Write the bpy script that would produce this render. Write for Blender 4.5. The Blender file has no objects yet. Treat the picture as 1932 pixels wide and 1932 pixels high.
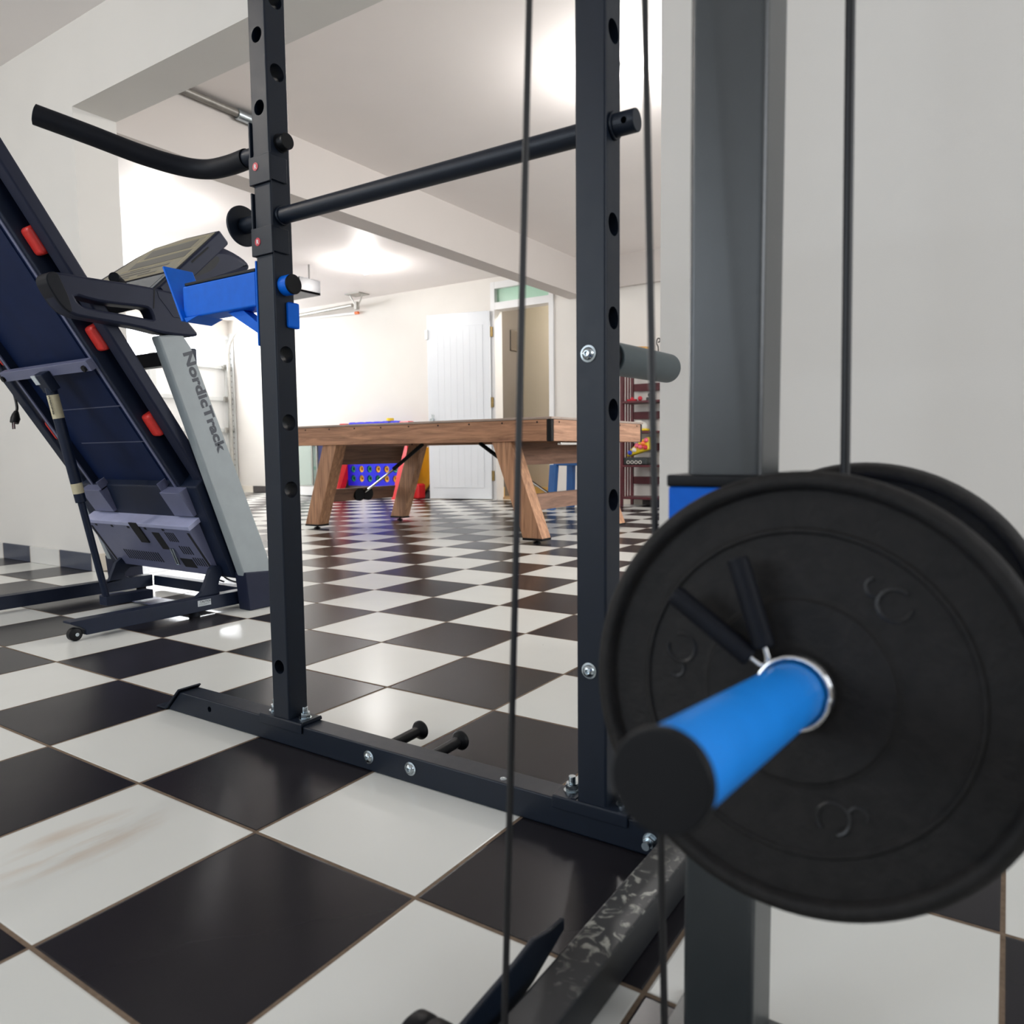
import bpy, bmesh, math, random
from mathutils import Vector as V, Matrix as MX
random.seed(7)
SC = bpy.context.scene
COL = SC.collection
PI = math.pi
T = 0.33                                             # floor tile pitch

# ------------------------------------------------------------------ materials
def lin(c):
    return tuple((x/12.92 if x <= .04045 else ((x+.055)/1.055)**2.4) for x in c)
def col(r, g, b):
    return (*lin((r/255, g/255, b/255)), 1)
def mat(name, rgb, rough=.5, metal=0., noise=0., nscale=20., bump=0., bscale=200., spec=.5, rvar=0.):
    m = bpy.data.materials.new(name); m.use_nodes = True
    nt = m.node_tree; N = nt.nodes; L = nt.links
    b = N['Principled BSDF']
    c = col(*rgb)
    b.inputs['Roughness'].default_value = rough
    b.inputs['Metallic'].default_value = metal
    b.inputs['Specular IOR Level'].default_value = spec
    tc = N.new('ShaderNodeTexCoord')
    n = N.new('ShaderNodeTexNoise'); n.inputs['Scale'].default_value = nscale; n.inputs['Detail'].default_value = 4
    L.new(tc.outputs['Object'], n.inputs['Vector'])
    r = N.new('ShaderNodeValToRGB')
    k = noise
    r.color_ramp.elements[0].position = .3; r.color_ramp.elements[1].position = .7
    r.color_ramp.elements[0].color = (c[0]*(1-k), c[1]*(1-k), c[2]*(1-k), 1)
    r.color_ramp.elements[1].color = (min(1, c[0]*(1+k)), min(1, c[1]*(1+k)), min(1, c[2]*(1+k)), 1)
    L.new(n.outputs['Fac'], r.inputs['Fac']); L.new(r.outputs['Color'], b.inputs['Base Color'])
    if rvar:
        mr = N.new('ShaderNodeMapRange'); mr.inputs['To Min'].default_value = max(.02, rough-rvar); mr.inputs['To Max'].default_value = rough+rvar
        L.new(n.outputs['Fac'], mr.inputs['Value']); L.new(mr.outputs['Result'], b.inputs['Roughness'])
    if bump:
        n2 = N.new('ShaderNodeTexNoise'); n2.inputs['Scale'].default_value = bscale; n2.inputs['Detail'].default_value = 3
        L.new(tc.outputs['Object'], n2.inputs['Vector'])
        bp = N.new('ShaderNodeBump'); bp.inputs['Strength'].default_value = bump; bp.inputs['Distance'].default_value = .002
        L.new(n2.outputs['Fac'], bp.inputs['Height']); L.new(bp.outputs['Normal'], b.inputs['Normal'])
    return m
def emit(name, rgb, strength):
    m = mat(name, rgb, .5)
    b = m.node_tree.nodes['Principled BSDF']
    b.inputs['Emission Color'].default_value = col(*rgb); b.inputs['Emission Strength'].default_value = strength
    return m
def glassy(name, rgb, alpha, rough=.1):
    m = mat(name, rgb, rough)
    b = m.node_tree.nodes['Principled BSDF']
    b.inputs['Transmission Weight'].default_value = alpha
    b.inputs['IOR'].default_value = 1.2
    return m
def wood(name, axis, dark, light, rough=.5):
    m = bpy.data.materials.new(name); m.use_nodes = True
    nt = m.node_tree; N = nt.nodes; L = nt.links; b = N['Principled BSDF']
    b.inputs['Roughness'].default_value = rough
    tc = N.new('ShaderNodeTexCoord'); mp = N.new('ShaderNodeMapping')
    s = [14, 14, 14]; s[axis] = .9
    mp.inputs['Scale'].default_value = s
    L.new(tc.outputs['Object'], mp.inputs['Vector'])
    n = N.new('ShaderNodeTexNoise'); n.inputs['Scale'].default_value = 2.2; n.inputs['Detail'].default_value = 8; n.inputs['Roughness'].default_value = .65; n.inputs['Distortion'].default_value = 1.2
    L.new(mp.outputs['Vector'], n.inputs['Vector'])
    r = N.new('ShaderNodeValToRGB')
    e = r.color_ramp.elements
    e[0].position = .33; e[0].color = col(*dark); e[1].position = .66; e[1].color = col(*light)
    L.new(n.outputs['Fac'], r.inputs['Fac']); L.new(r.outputs['Color'], b.inputs['Base Color'])
    bp = N.new('ShaderNodeBump'); bp.inputs['Strength'].default_value = .15; bp.inputs['Distance'].default_value = .001
    L.new(n.outputs['Fac'], bp.inputs['Height']); L.new(bp.outputs['Normal'], b.inputs['Normal'])
    return m

def mth(N, L, op, a, b=None, c=None):
    n = N.new('ShaderNodeMath'); n.operation = op
    for i, x in enumerate((a, b, c)):
        if x is None: continue
        if isinstance(x, (int, float)): n.inputs[i].default_value = x
        else: L.new(x, n.inputs[i])
    return n.outputs[0]
def mixc(N, L, f, a, b, blend='MIX'):
    n = N.new('ShaderNodeMix'); n.data_type = 'RGBA'; n.blend_type = blend
    for i, x in ((0, f), (6, a), (7, b)):
        if isinstance(x, (int, float)): n.inputs[i].default_value = x
        elif isinstance(x, tuple): n.inputs[i].default_value = x
        else: L.new(x, n.inputs[i])
    return n.outputs[2]

def floor_material():
    m = bpy.data.materials.new('checker_tiles'); m.use_nodes = True
    nt = m.node_tree; N = nt.nodes; L = nt.links; b = N['Principled BSDF']
    g = N.new('ShaderNodeNewGeometry'); s = N.new('ShaderNodeSeparateXYZ'); L.new(g.outputs['Position'], s.inputs[0])
    u = mth(N, L, 'DIVIDE', s.outputs[0], T); v = mth(N, L, 'DIVIDE', s.outputs[1], T)
    fu = mth(N, L, 'FLOOR', u); fv = mth(N, L, 'FLOOR', v)
    par = mth(N, L, 'FLOORED_MODULO', mth(N, L, 'ADD', fu, fv), 2.)       # 0 black, 1 white
    # distance to the tile edge
    def edge(x, f):
        d = mth(N, L, 'SUBTRACT', x, f)
        return mth(N, L, 'MINIMUM', d, mth(N, L, 'SUBTRACT', 1., d))
    ed = mth(N, L, 'MINIMUM', edge(u, fu), edge(v, fv))
    grout = mth(N, L, 'LESS_THAN', ed, .0088)
    # per tile tone
    cb = N.new('ShaderNodeCombineXYZ'); L.new(fu, cb.inputs[0]); L.new(fv, cb.inputs[1])
    wn = N.new('ShaderNodeTexWhiteNoise'); wn.noise_dimensions = '2D'; L.new(cb.outputs[0], wn.inputs['Vector'])
    n1 = N.new('ShaderNodeTexNoise'); n1.inputs['Scale'].default_value = 4; n1.inputs['Detail'].default_value = 2; L.new(g.outputs['Position'], n1.inputs['Vector'])
    n2 = N.new('ShaderNodeTexNoise'); n2.inputs['Scale'].default_value = 90; n2.inputs['Detail'].default_value = 3; L.new(g.outputs['Position'], n2.inputs['Vector'])
    tone = mth(N, L, 'ADD', mth(N, L, 'MULTIPLY', wn.outputs['Value'], .5), mth(N, L, 'MULTIPLY', n1.outputs['Fac'], .5))
    blk = mixc(N, L, tone, col(27, 26, 30), col(38, 36, 40))
    wht = mixc(N, L, tone, col(206, 207, 202), col(220, 220, 215))
    # rusty streak across one white tile, running along y
    mp = N.new('ShaderNodeMapping'); L.new(g.outputs['Position'], mp.inputs['Vector']); mp.inputs['Scale'].default_value = (20, 4, 1); mp.inputs['Rotation'].default_value = (0, 0, .35)
    n3 = N.new('ShaderNodeTexNoise'); n3.inputs['Scale'].default_value = 1.; n3.inputs['Detail'].default_value = 5; L.new(mp.outputs[0], n3.inputs['Vector'])
    dx = mth(N, L, 'SUBTRACT', s.outputs[0], .13); dy = mth(N, L, 'SUBTRACT', s.outputs[1], -.17)
    rr = mth(N, L, 'ADD', mth(N, L, 'MULTIPLY', mth(N, L, 'MULTIPLY', dx, dx), 160.), mth(N, L, 'MULTIPLY', mth(N, L, 'MULTIPLY', dy, dy), 45.))
    msk = mth(N, L, 'MAXIMUM', mth(N, L, 'SUBTRACT', 1., rr), 0.)
    st = mth(N, L, 'MULTIPLY', msk, mth(N, L, 'MAXIMUM', mth(N, L, 'MULTIPLY', mth(N, L, 'SUBTRACT', n3.outputs['Fac'], .45), 3.), 0.))
    st = mth(N, L, 'MINIMUM', st, .6)
    wht = mixc(N, L, st, wht, col(178, 140, 100))
    # small dark specks
    vo = N.new('ShaderNodeTexVoronoi'); vo.inputs['Scale'].default_value = 9; L.new(g.outputs['Position'], vo.inputs['Vector'])
    spk = mth(N, L, 'LESS_THAN', vo.outputs['Distance'], .022)
    wht = mixc(N, L, mth(N, L, 'MULTIPLY', spk, .7), wht, col(90, 85, 80))
    base = mixc(N, L, par, blk, wht)
    grc = mixc(N, L, n2.outputs['Fac'], col(80, 66, 54), col(134, 116, 98))
    base = mixc(N, L, grout, base, grc)
    L.new(base, b.inputs['Base Color'])
    rg = mth(N, L, 'ADD', .22, mth(N, L, 'MULTIPLY', n1.outputs['Fac'], .05))
    rg = mth(N, L, 'ADD', rg, mth(N, L, 'MULTIPLY', grout, .5))
    L.new(rg, b.inputs['Roughness'])
    b.inputs['Specular IOR Level'].default_value = .2
    # bevelled tile edge + slight waviness
    mr = N.new('ShaderNodeMapRange'); mr.inputs['From Min'].default_value = .006; mr.inputs['From Max'].default_value = .016; L.new(ed, mr.inputs['Value'])
    bp = N.new('ShaderNodeBump'); bp.inputs['Strength'].default_value = .5; bp.inputs['Distance'].default_value = .0015; L.new(mr.outputs[0], bp.inputs['Height'])
    bp2 = N.new('ShaderNodeBump'); bp2.inputs['Strength'].default_value = .05; bp2.inputs['Distance'].default_value = .01
    n4 = N.new('ShaderNodeTexNoise'); n4.inputs['Scale'].default_value = 6; L.new(g.outputs['Position'], n4.inputs['Vector'])
    L.new(n4.outputs['Fac'], bp2.inputs['Height']); L.new(bp.outputs['Normal'], bp2.inputs['Normal']); L.new(bp2.outputs['Normal'], b.inputs['Normal'])
    return m
def strip_material(name, off, dark, light, gap=True):
    """skirting of alternating tiles along x"""
    m = bpy.data.materials.new(name); m.use_nodes = True
    nt = m.node_tree; N = nt.nodes; L = nt.links; b = N['Principled BSDF']
    g = N.new('ShaderNodeNewGeometry'); s = N.new('ShaderNodeSeparateXYZ'); L.new(g.outputs['Position'], s.inputs[0])
    u = mth(N, L, 'DIVIDE', mth(N, L, 'ADD', s.outputs[0], off), T); fu = mth(N, L, 'FLOOR', u)
    par = mth(N, L, 'FLOORED_MODULO', fu, 2.)
    d = mth(N, L, 'SUBTRACT', u, fu); ed = mth(N, L, 'MINIMUM', d, mth(N, L, 'SUBTRACT', 1., d))
    c = mixc(N, L, par, col(*dark), col(*light))
    c = mixc(N, L, mth(N, L, 'LESS_THAN', ed, .012), c, col(170, 160, 148))
    L.new(c, b.inputs['Base Color']); b.inputs['Roughness'].default_value = .25
    return m
def dusty_material():
    m = bpy.data.materials.new('dusty_black_steel'); m.use_nodes = True
    nt = m.node_tree; N = nt.nodes; L = nt.links; b = N['Principled BSDF']
    g = N.new('ShaderNodeNewGeometry'); s = N.new('ShaderNodeSeparateXYZ'); L.new(g.outputs['Normal'], s.inputs[0])
    up = mth(N, L, 'GREATER_THAN', s.outputs[2], .7)
    n = N.new('ShaderNodeTexNoise'); n.inputs['Scale'].default_value = 44; n.inputs['Detail'].default_value = 3; n.inputs['Roughness'].default_value = .55; n.inputs['Distortion'].default_value = 1.6
    L.new(g.outputs['Position'], n.inputs['Vector'])
    n2 = N.new('ShaderNodeTexNoise'); n2.inputs['Scale'].default_value = 14; n2.inputs['Detail'].default_value = 3; L.new(g.outputs['Position'], n2.inputs['Vector'])
    ps = N.new('ShaderNodeSeparateXYZ'); L.new(g.outputs['Position'], ps.inputs[0])
    yb = mth(N, L, 'SUBTRACT', 1., mth(N, L, 'MULTIPLY', mth(N, L, 'ABSOLUTE', mth(N, L, 'SUBTRACT', ps.outputs[1], .06)), 5.5))
    r = N.new('ShaderNodeMapRange'); r.inputs['From Min'].default_value = .53; r.inputs['From Max'].default_value = .66; L.new(n.outputs['Fac'], r.inputs['Value'])
    k = mth(N, L, 'MULTIPLY', mth(N, L, 'MULTIPLY', r.outputs[0], up), mth(N, L, 'MAXIMUM', 0., mth(N, L, 'MINIMUM', 1., mth(N, L, 'MULTIPLY', yb, 1.6))))
    k = mth(N, L, 'MULTIPLY', k, mth(N, L, 'ADD', .25, n2.outputs['Fac']))
    c = mixc(N, L, mth(N, L, 'MULTIPLY', k, .8), col(34, 36, 39), col(178, 178, 168))
    L.new(c, b.inputs['Base Color']); b.inputs['Roughness'].default_value = .45
    return m

M = {}
M['paint'] = mat('wall_paint', (218, 214, 208), .75, noise=.015, nscale=3, bump=.06, bscale=240)
M['ceil'] = mat('ceiling_paint_bounce_lit', (238, 232, 229), .55, noise=.015, nscale=2, bump=.10, bscale=160)  # lightened beyond the walls to stand in for light bounced off the floor
M['beam'] = mat('beam_paint_light_offset', (204, 197, 192), .7, noise=.015, nscale=2, bump=.05, bscale=200)  # darkened in colour to offset strong window light on the beam face
M['floor'] = floor_material()
M['skirt'] = strip_material('tile_skirting', T, (62, 68, 84), (208, 206, 202))
M['skirt2'] = strip_material('tile_skirting_back', .05, (70, 66, 66), (214, 208, 196))
M['black'] = mat('black_powder_coat', (14, 23, 36), .42, spec=.3, noise=.08, nscale=60, bump=.12, bscale=900, rvar=.06)  # blue tint stands in for sky reflected in the black coat
M['dusty'] = dusty_material()
M['blackplastic'] = mat('black_plastic', (13, 14, 17), .45, spec=.22, noise=.1, nscale=40)
M['rubber'] = mat('black_rubber', (11, 14, 22), .6, spec=.22, noise=.12, nscale=80, bump=.08, bscale=500)
M['hole'] = mat('dark_inside', (8, 8, 10), .8)
M['blue'] = mat('blue_powder_coat', (0, 100, 212), .45, spec=.2, noise=.05, nscale=50, bump=.08, bscale=800)
M['bluepeg'] = mat('blue_gloss_coat', (30, 142, 240), .33, spec=.35, noise=.04, nscale=30)
M['greysteel'] = mat('grey_powder_coat', (46, 50, 52), .32, spec=.75, noise=.06, nscale=40, bump=.1, bscale=700)
M['greysleeve'] = mat('grey_green_sleeve', (72, 82, 84), .5, noise=.05, nscale=30)
M['zinc'] = mat('zinc_steel', (190, 200, 205), .22, metal=1., noise=.06, nscale=60)
M['chrome'] = mat('chrome', (225, 225, 225), .12, metal=1.)
M['iron'] = mat('cast_iron', (19, 17, 16), .7, spec=.35, noise=.45, nscale=90, bump=.35, bscale=260)
M['ironrim'] = mat('cast_iron_rim', (18, 18, 20), .45, noise=.25, nscale=60, bump=.2, bscale=200)
M['red'] = mat('red_badge', (196, 22, 48), .4)
M['white'] = mat('white_ink', (235, 235, 235), .5)
M['cable'] = mat('black_cable', (9, 8, 11), .45, noise=.1, nscale=200)
M['tmblack'] = mat('treadmill_steel', (18, 27, 46), .45, spec=.25, noise=.08, nscale=30, bump=.06, bscale=700)  # treadmill blacks tinted blue to stand in for lens flare
M['tmdark'] = mat('treadmill_belly', (11, 26, 58), .6, spec=.15, noise=.12, nscale=12, bump=.05, bscale=300)  # blue flare cast mixed into the belly colour
M['tmhood'] = mat('treadmill_hood', (96, 99, 124), .4, noise=.05, nscale=20, bump=.2, bscale=700)
M['tmplastic'] = mat('treadmill_plastic', (24, 29, 48), .5, spec=.22, noise=.06, nscale=25, bump=.12, bscale=900)  # plastic carries the same blue flare cast in its colour
M['tmgrey'] = mat('treadmill_grey_upright', (140, 147, 149), .5, noise=.05, nscale=18, bump=.06, bscale=500)
M['tmtext'] = mat('charcoal_ink', (42, 46, 56), .5)
M['redcush'] = mat('red_cushion', (196, 44, 38), .45, noise=.08, nscale=40)
M['console'] = mat('console_panel', (152, 147, 126), .35, noise=.05, nscale=30)
M['consoledark'] = mat('console_print', (96, 96, 90), .35)
M['consoleline'] = mat('console_line', (205, 196, 160), .4)
M['screen'] = mat('console_tray', (104, 114, 124), .22)
M['sticker'] = mat('cream_sticker', (186, 176, 146), .5, noise=.1, nscale=60)
M['labelgrey'] = mat('silver_sticker', (190, 196, 198), .4)
M['ink'] = mat('black_ink', (24, 24, 26), .6)
M['woodx'] = wood('oak_laminate_x', 0, (128, 88, 64), (196, 146, 112))
M['woody'] = wood('oak_laminate_y', 1, (136, 98, 76), (200, 155, 126))
M['woodz'] = wood('oak_laminate_z', 2, (142, 100, 74), (206, 158, 122))
M['wooddark'] = wood('oak_laminate_panel', 1, (104, 76, 62), (150, 114, 94))
M['ledge'] = mat('grey_rail_laminate', (158, 142, 132), .4, noise=.1, nscale=15)
M['mahog'] = mat('mahogany_stain', (82, 30, 36), .45, noise=.2, nscale=12)
M['doorwhite'] = mat('white_door_paint', (220, 224, 229), .35, noise=.01, nscale=4)
M['alu'] = mat('white_aluminium', (222, 222, 222), .4, noise=.01, nscale=8)
M['greenglass'] = mat('frosted_green_glass', (170, 208, 186), .25, noise=.03, nscale=5)
M['beige'] = mat('beige_wall', (186, 178, 160), .7, noise=.02, nscale=4)
M['greytile'] = mat('grey_wall_tile', (112, 106, 100), .4, noise=.05, nscale=3)
M['yellowtile'] = mat('yellow_skirting', (214, 182, 112), .4, noise=.05, nscale=8)
M['brass'] = mat('brass', (150, 128, 84), .35, metal=.8, noise=.1, nscale=40)
M['garage'] = mat('garage_door_white', (226, 226, 224), .45, noise=.02, nscale=4)
M['garframe'] = mat('garage_door_rib', (206, 208, 206), .45, noise=.02, nscale=8)
M['galv'] = mat('galvanised_steel', (170, 168, 162), .4, metal=.5, noise=.12, nscale=25)
M['conduit'] = mat('grey_conduit', (128, 124, 118), .4, metal=.3, noise=.15, nscale=30)
M['frost'] = emit('daylit_frosted_pane', (238, 244, 255), 5.)
M['bulb'] = emit('lit_bulb', (255, 246, 232), 22.)
M['redled'] = emit('red_led', (255, 60, 50), 1.5)
M['c4blue'] = mat('blue_toy_plastic', (24, 26, 214), .35, noise=.03, nscale=10)
M['c4red'] = mat('red_toy_plastic', (206, 24, 32), .4, noise=.04, nscale=10)
M['yel'] = mat('yellow_toy_plastic', (240, 176, 40), .4, noise=.04, nscale=10)
M['grn'] = mat('green_toy_plastic', (22, 132, 96), .4, noise=.04, nscale=10)
M['navy'] = mat('navy_panel', (26, 30, 84), .45, noise=.06, nscale=8)
M['stoolblue'] = mat('blue_moulded_plastic', (44, 92, 150), .4, noise=.05, nscale=12)
M['tankglass'] = glassy('tank_glass', (210, 225, 220), .85, .03)
M['tankback'] = mat('tank_back', (120, 124, 112), .6, noise=.25, nscale=5)
M['straw'] = mat('woven_straw', (204, 158, 92), .7, noise=.2, nscale=60)
M['pink'] = mat('pink_toy', (226, 96, 120), .5)
M['toyred'] = mat('small_red_toy', (196, 40, 56), .5)
M['toywhite'] = mat('white_toy', (220, 216, 206), .5)
M['toyyel'] = mat('bright_yellow_toy', (232, 200, 40), .5)
M['toyblue'] = mat('small_blue_toy', (40, 60, 170), .5)
M['darktray'] = mat('dark_tray', (44, 50, 50), .5, noise=.2, nscale=40)
M['orange'] = mat('orange_cap', (236, 120, 60), .5)

# ------------------------------------------------------------------ mesh helpers
class MB:
    def __init__(s): s.b = bmesh.new()
    def _merge(s, t, mx=None):
        if mx is not None: t.transform(mx)
        me = bpy.data.meshes.new('tmp'); t.to_mesh(me); t.free(); s.b.from_mesh(me); bpy.data.meshes.remove(me)
        return s
    def box(s, p0, p1, bev=0., mx=None, seg=2):
        t = bmesh.new(); bmesh.ops.create_cube(t, size=1)
        p0 = V(p0); p1 = V(p1); d = p1-p0; c = (p0+p1)/2
        t.transform(MX.Translation(c) @ MX.Diagonal((abs(d.x), abs(d.y), abs(d.z), 1)))
        if bev: bmesh.ops.bevel(t, geom=list(t.edges), offset=bev, segments=seg, affect='EDGES', profile=.5)
        return s._merge(t, mx)
    def cyl(s, p, q, r, r2=None, n=24, bev=0., mx=None):
        t = bmesh.new(); p = V(p); q = V(q); d = q-p
        bmesh.ops.create_cone(t, cap_ends=True, segments=n, radius1=r, radius2=r if r2 is None else r2, depth=d.length)
        if bev:
            bmesh.ops.bevel(t, geom=[e for e in t.edges if abs(e.verts[0].co.z-e.verts[1].co.z) < 1e-6], offset=bev, segments=2, affect='EDGES', profile=.5)
        t.transform(MX.Translation((p+q)/2) @ d.to_track_quat('Z', 'Y').to_matrix().to_4x4())
        return s._merge(t, mx)
    def sph(s, c, r, sc=(1, 1, 1), n=16, mx=None):
        t = bmesh.new(); bmesh.ops.create_uvsphere(t, u_segments=n, v_segments=max(6, n//2), radius=r)
        t.transform(MX.Translation(V(c)) @ MX.Diagonal((*sc, 1)))
        return s._merge(t, mx)
    def tube(s, pts, r, n=14, caps=True):
        t = bmesh.new(); pts = [V(p) for p in pts]; rings = []
        up = V((0, 0, 1))
        for i, p in enumerate(pts):
            d = (pts[min(i+1, len(pts)-1)]-pts[max(i-1, 0)]).normalized()
            if abs(d.dot(up)) > .95: up = V((1, 0, 0)) if abs(d.x) < .9 else V((0, 1, 0))
            x = d.cross(up).normalized(); y = x.cross(d).normalized(); up = y
            rr = r[i] if isinstance(r, (list, tuple)) else r
            rings.append([t.verts.new(p+(x*math.cos(2*PI*k/n)+y*math.sin(2*PI*k/n))*rr) for k in range(n)])
        for a, b in zip(rings, rings[1:]):
            for k in range(n): t.faces.new((a[k], a[(k+1) % n], b[(k+1) % n], b[k]))
        if caps: t.faces.new(rings[0][::-1]); t.faces.new(rings[-1])
        bmesh.ops.recalc_face_normals(t, faces=t.faces)
        return s._merge(t)
    def lathe(s, prof, c, axis, n=48):
        """prof: (radius, height) pairs along axis from c"""
        t = bmesh.new(); rings = []
        for r, h in prof:
            rings.append([t.verts.new((r*math.cos(2*PI*k/n), r*math.sin(2*PI*k/n), h)) for k in range(n)] if r > 1e-6 else [t.verts.new((0, 0, h))])
        for a, b in zip(rings, rings[1:]):
            for k in range(n):
                f = [a[k % len(a)], a[(k+1) % len(a)], b[(k+1) % len(b)], b[k % len(b)]]
                f = list(dict.fromkeys(f))
                if len(f) > 2: t.faces.new(f)
        bmesh.ops.recalc_face_normals(t, faces=t.faces)
        return s._merge(t, MX.Translation(V(c)) @ V(axis).to_track_quat('Z', 'Y').to_matrix().to_4x4())
    def prism(s, pts, d, bev=0., mx=None):
        """closed 3D polygon extruded by vector d"""
        t = bmesh.new(); vs = [t.verts.new(V(p)) for p in pts]; f = t.faces.new(vs)
        r = bmesh.ops.extrude_face_region(t, geom=[f]); 
        bmesh.ops.translate(t, verts=[g for g in r['geom'] if isinstance(g, bmesh.types.BMVert)], vec=V(d))
        bmesh.ops.recalc_face_normals(t, faces=t.faces)
        if bev: bmesh.ops.bevel(t, geom=list(t.edges), offset=bev, segments=2, affect='EDGES', profile=.5)
        return s._merge(t, mx)
    def mesh(s, me, mx=None):
        t = bmesh.new(); t.from_mesh(me); return s._merge(t, mx)

def link_mesh(name, me, m, parent=None, ang=28):
    me.name = name
    me.polygons.foreach_set('use_smooth', [True]*len(me.polygons)); me.set_sharp_from_angle(angle=math.radians(max(ang, 46)))
    o = bpy.data.objects.new(name, me); COL.objects.link(o)
    me.materials.append(m)
    md = o.modifiers.new('wn', 'WEIGHTED_NORMAL'); md.mode = 'FACE_AREA'; md.weight = 80; md.keep_sharp = True
    if parent:
        o.parent = parent; o.matrix_parent_inverse = base_matrix(parent).inverted()
    return o
def base_matrix(o):
    mx = MX.Translation(o.location)
    return mx
def obj(name, mb, m, parent=None, ang=28):
    me = bpy.data.meshes.new(name); mb.b.to_mesh(me); mb.b.free()
    return link_mesh(name, me, m, parent, ang)
def tag(o, label, cat, group=None):
    o['label'] = label; o['category'] = cat
    if group: o['group'] = group
    return o
def thing(name, loc, label, cat, group=None):
    o = bpy.data.objects.new(name, None); COL.objects.link(o); o.location = loc; o.empty_display_size = .05
    return tag(o, label, cat, group)
def struct(name, mb, m, parent=None):
    o = obj(name, mb, m, parent)
    if not parent: o['kind'] = 'structure'
    return o
def curve_mesh(loops, depth, bev=0., res=8):
    """flat plate with holes: loops of (x, y), extruded to +-depth/2 about z=0"""
    cu = bpy.data.curves.new('c', 'CURVE'); cu.dimensions = '2D'; cu.fill_mode = 'BOTH'
    cu.extrude = depth/2-bev; cu.bevel_depth = bev; cu.bevel_resolution = 1; cu.offset = -bev
    for lp in loops:
        sp = cu.splines.new('POLY'); sp.points.add(len(lp)-1)
        for p, q in zip(sp.points, lp): p.co = (q[0], q[1], 0, 1)
        sp.use_cyclic_u = True
    o = bpy.data.objects.new('c', cu); COL.objects.link(o)
    dg = bpy.context.evaluated_depsgraph_get()
    me = bpy.data.meshes.new_from_object(o.evaluated_get(dg), depsgraph=dg)
    bpy.data.objects.remove(o); bpy.data.curves.remove(cu)
    return me
def text_mesh(body, size, ext=.0004, spacing=1., bold=0.):
    cu = bpy.data.curves.new('t', 'FONT'); cu.body = body; cu.size = size; cu.extrude = ext; cu.space_character = spacing; cu.offset = bold
    cu.align_x = 'LEFT'
    o = bpy.data.objects.new('t', cu); COL.objects.link(o)
    dg = bpy.context.evaluated_depsgraph_get()
    me = bpy.data.meshes.new_from_object(o.evaluated_get(dg), depsgraph=dg)
    bpy.data.objects.remove(o); bpy.data.curves.remove(cu)
    return me
def frame(o, x, y):
    """matrix with local x, y axes and origin"""
    x = V(x).normalized(); y = V(y).normalized(); z = x.cross(y)
    m = MX.Identity(4)
    for i in range(3): m[i][0], m[i][1], m[i][2], m[i][3] = x[i], y[i], z[i], o[i]
    return m
def smooth_poly(pts, it=2):
    for _ in range(it):
        q = []
        for i, p in enumerate(pts):
            r = pts[(i+1) % len(pts)]
            q += [(p[0]*.75+r[0]*.25, p[1]*.75+r[1]*.25), (p[0]*.25+r[0]*.75, p[1]*.25+r[1]*.75)]
        pts = q
    return pts
def spline(pts, n=8):
    """Catmull-Rom through points"""
    P = [V(p) for p in pts]; P = [2*P[0]-P[1]]+P+[2*P[-1]-P[-2]]; out = []
    for i in range(1, len(P)-2):
        a, b, c, d = P[i-1:i+3]
        for k in range(n):
            t = k/n
            out.append(.5*((2*b)+(c-a)*t+(2*a-5*b+4*c-d)*t*t+(-a+3*b-3*c+d)*t**3))
    out.append(P[-2]); return out
def drill(o, cuts):
    """cut round holes: list of (p, q, r)"""
    mb = MB()
    for p, q, r in cuts: mb.cyl(p, q, r, n=28)
    me = bpy.data.meshes.new('cut'); mb.b.to_mesh(me); mb.b.free()
    c = bpy.data.objects.new('cut', me); COL.objects.link(c)
    c.matrix_world = MX.Identity(4)
    for x in list(o.modifiers): o.modifiers.remove(x)
    md = o.modifiers.new('b', 'BOOLEAN'); md.operation = 'DIFFERENCE'; md.object = c; md.solver = 'EXACT'
    par = o.parent; mpi = o.matrix_parent_inverse.copy(); o.parent = None
    dg = bpy.context.evaluated_depsgraph_get()
    nm = bpy.data.meshes.new_from_object(o.evaluated_get(dg), depsgraph=dg)
    o.modifiers.remove(md); old = o.data; o.data = nm; nm.name = old.name; bpy.data.meshes.remove(old)
    nm.polygons.foreach_set('use_smooth', [True]*len(nm.polygons)); nm.set_sharp_from_angle(angle=math.radians(46))
    bpy.data.objects.remove(c); bpy.data.meshes.remove(me)
    md = o.modifiers.new('wn', 'WEIGHTED_NORMAL'); md.mode = 'FACE_AREA'; md.weight = 80; md.keep_sharp = True
    if par: o.parent = par; o.matrix_parent_inverse = mpi
def copy_tree(o, d, label=None, name=None):
    """copy a thing and its parts, moved by d"""
    def rec(s, par):
        c = s.copy(); COL.objects.link(c)
        if par: c.parent = par
        for ch in s.children: rec(ch, c)
        return c
    r = rec(o, None); r.location = V(o.location)+V(d)
    if label: r['label'] = label
    return r

# ------------------------------------------------------------------ setting
ZC = 2.70; ZB = 2.315                                # ceiling, beam underside
Y1, Y2 = 1.305, 1.525                                # divider wall faces
XL, XR = -2.61, .47                                  # opening
YB = 6.93; XG = -9.08
struct('floor', MB().box((-9.4, -4.2, -.1), (4.4, 7.05, 0)), M['floor'])
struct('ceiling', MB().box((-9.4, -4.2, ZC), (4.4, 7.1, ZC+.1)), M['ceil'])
struct('wall_center', MB().box((-5.2, Y1, 0), (XL, Y2, ZC)).box((XR, Y1, 0), (4.2, Y2, ZC)).box((XL, Y1, ZB), (XR, Y2, ZC)), M['paint'])
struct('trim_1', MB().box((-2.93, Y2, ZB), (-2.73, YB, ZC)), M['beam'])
struct('trim_2', MB().box((-2.73, YB-.06, ZB+.05), (4.2, YB, ZC)), M['beam'])
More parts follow.
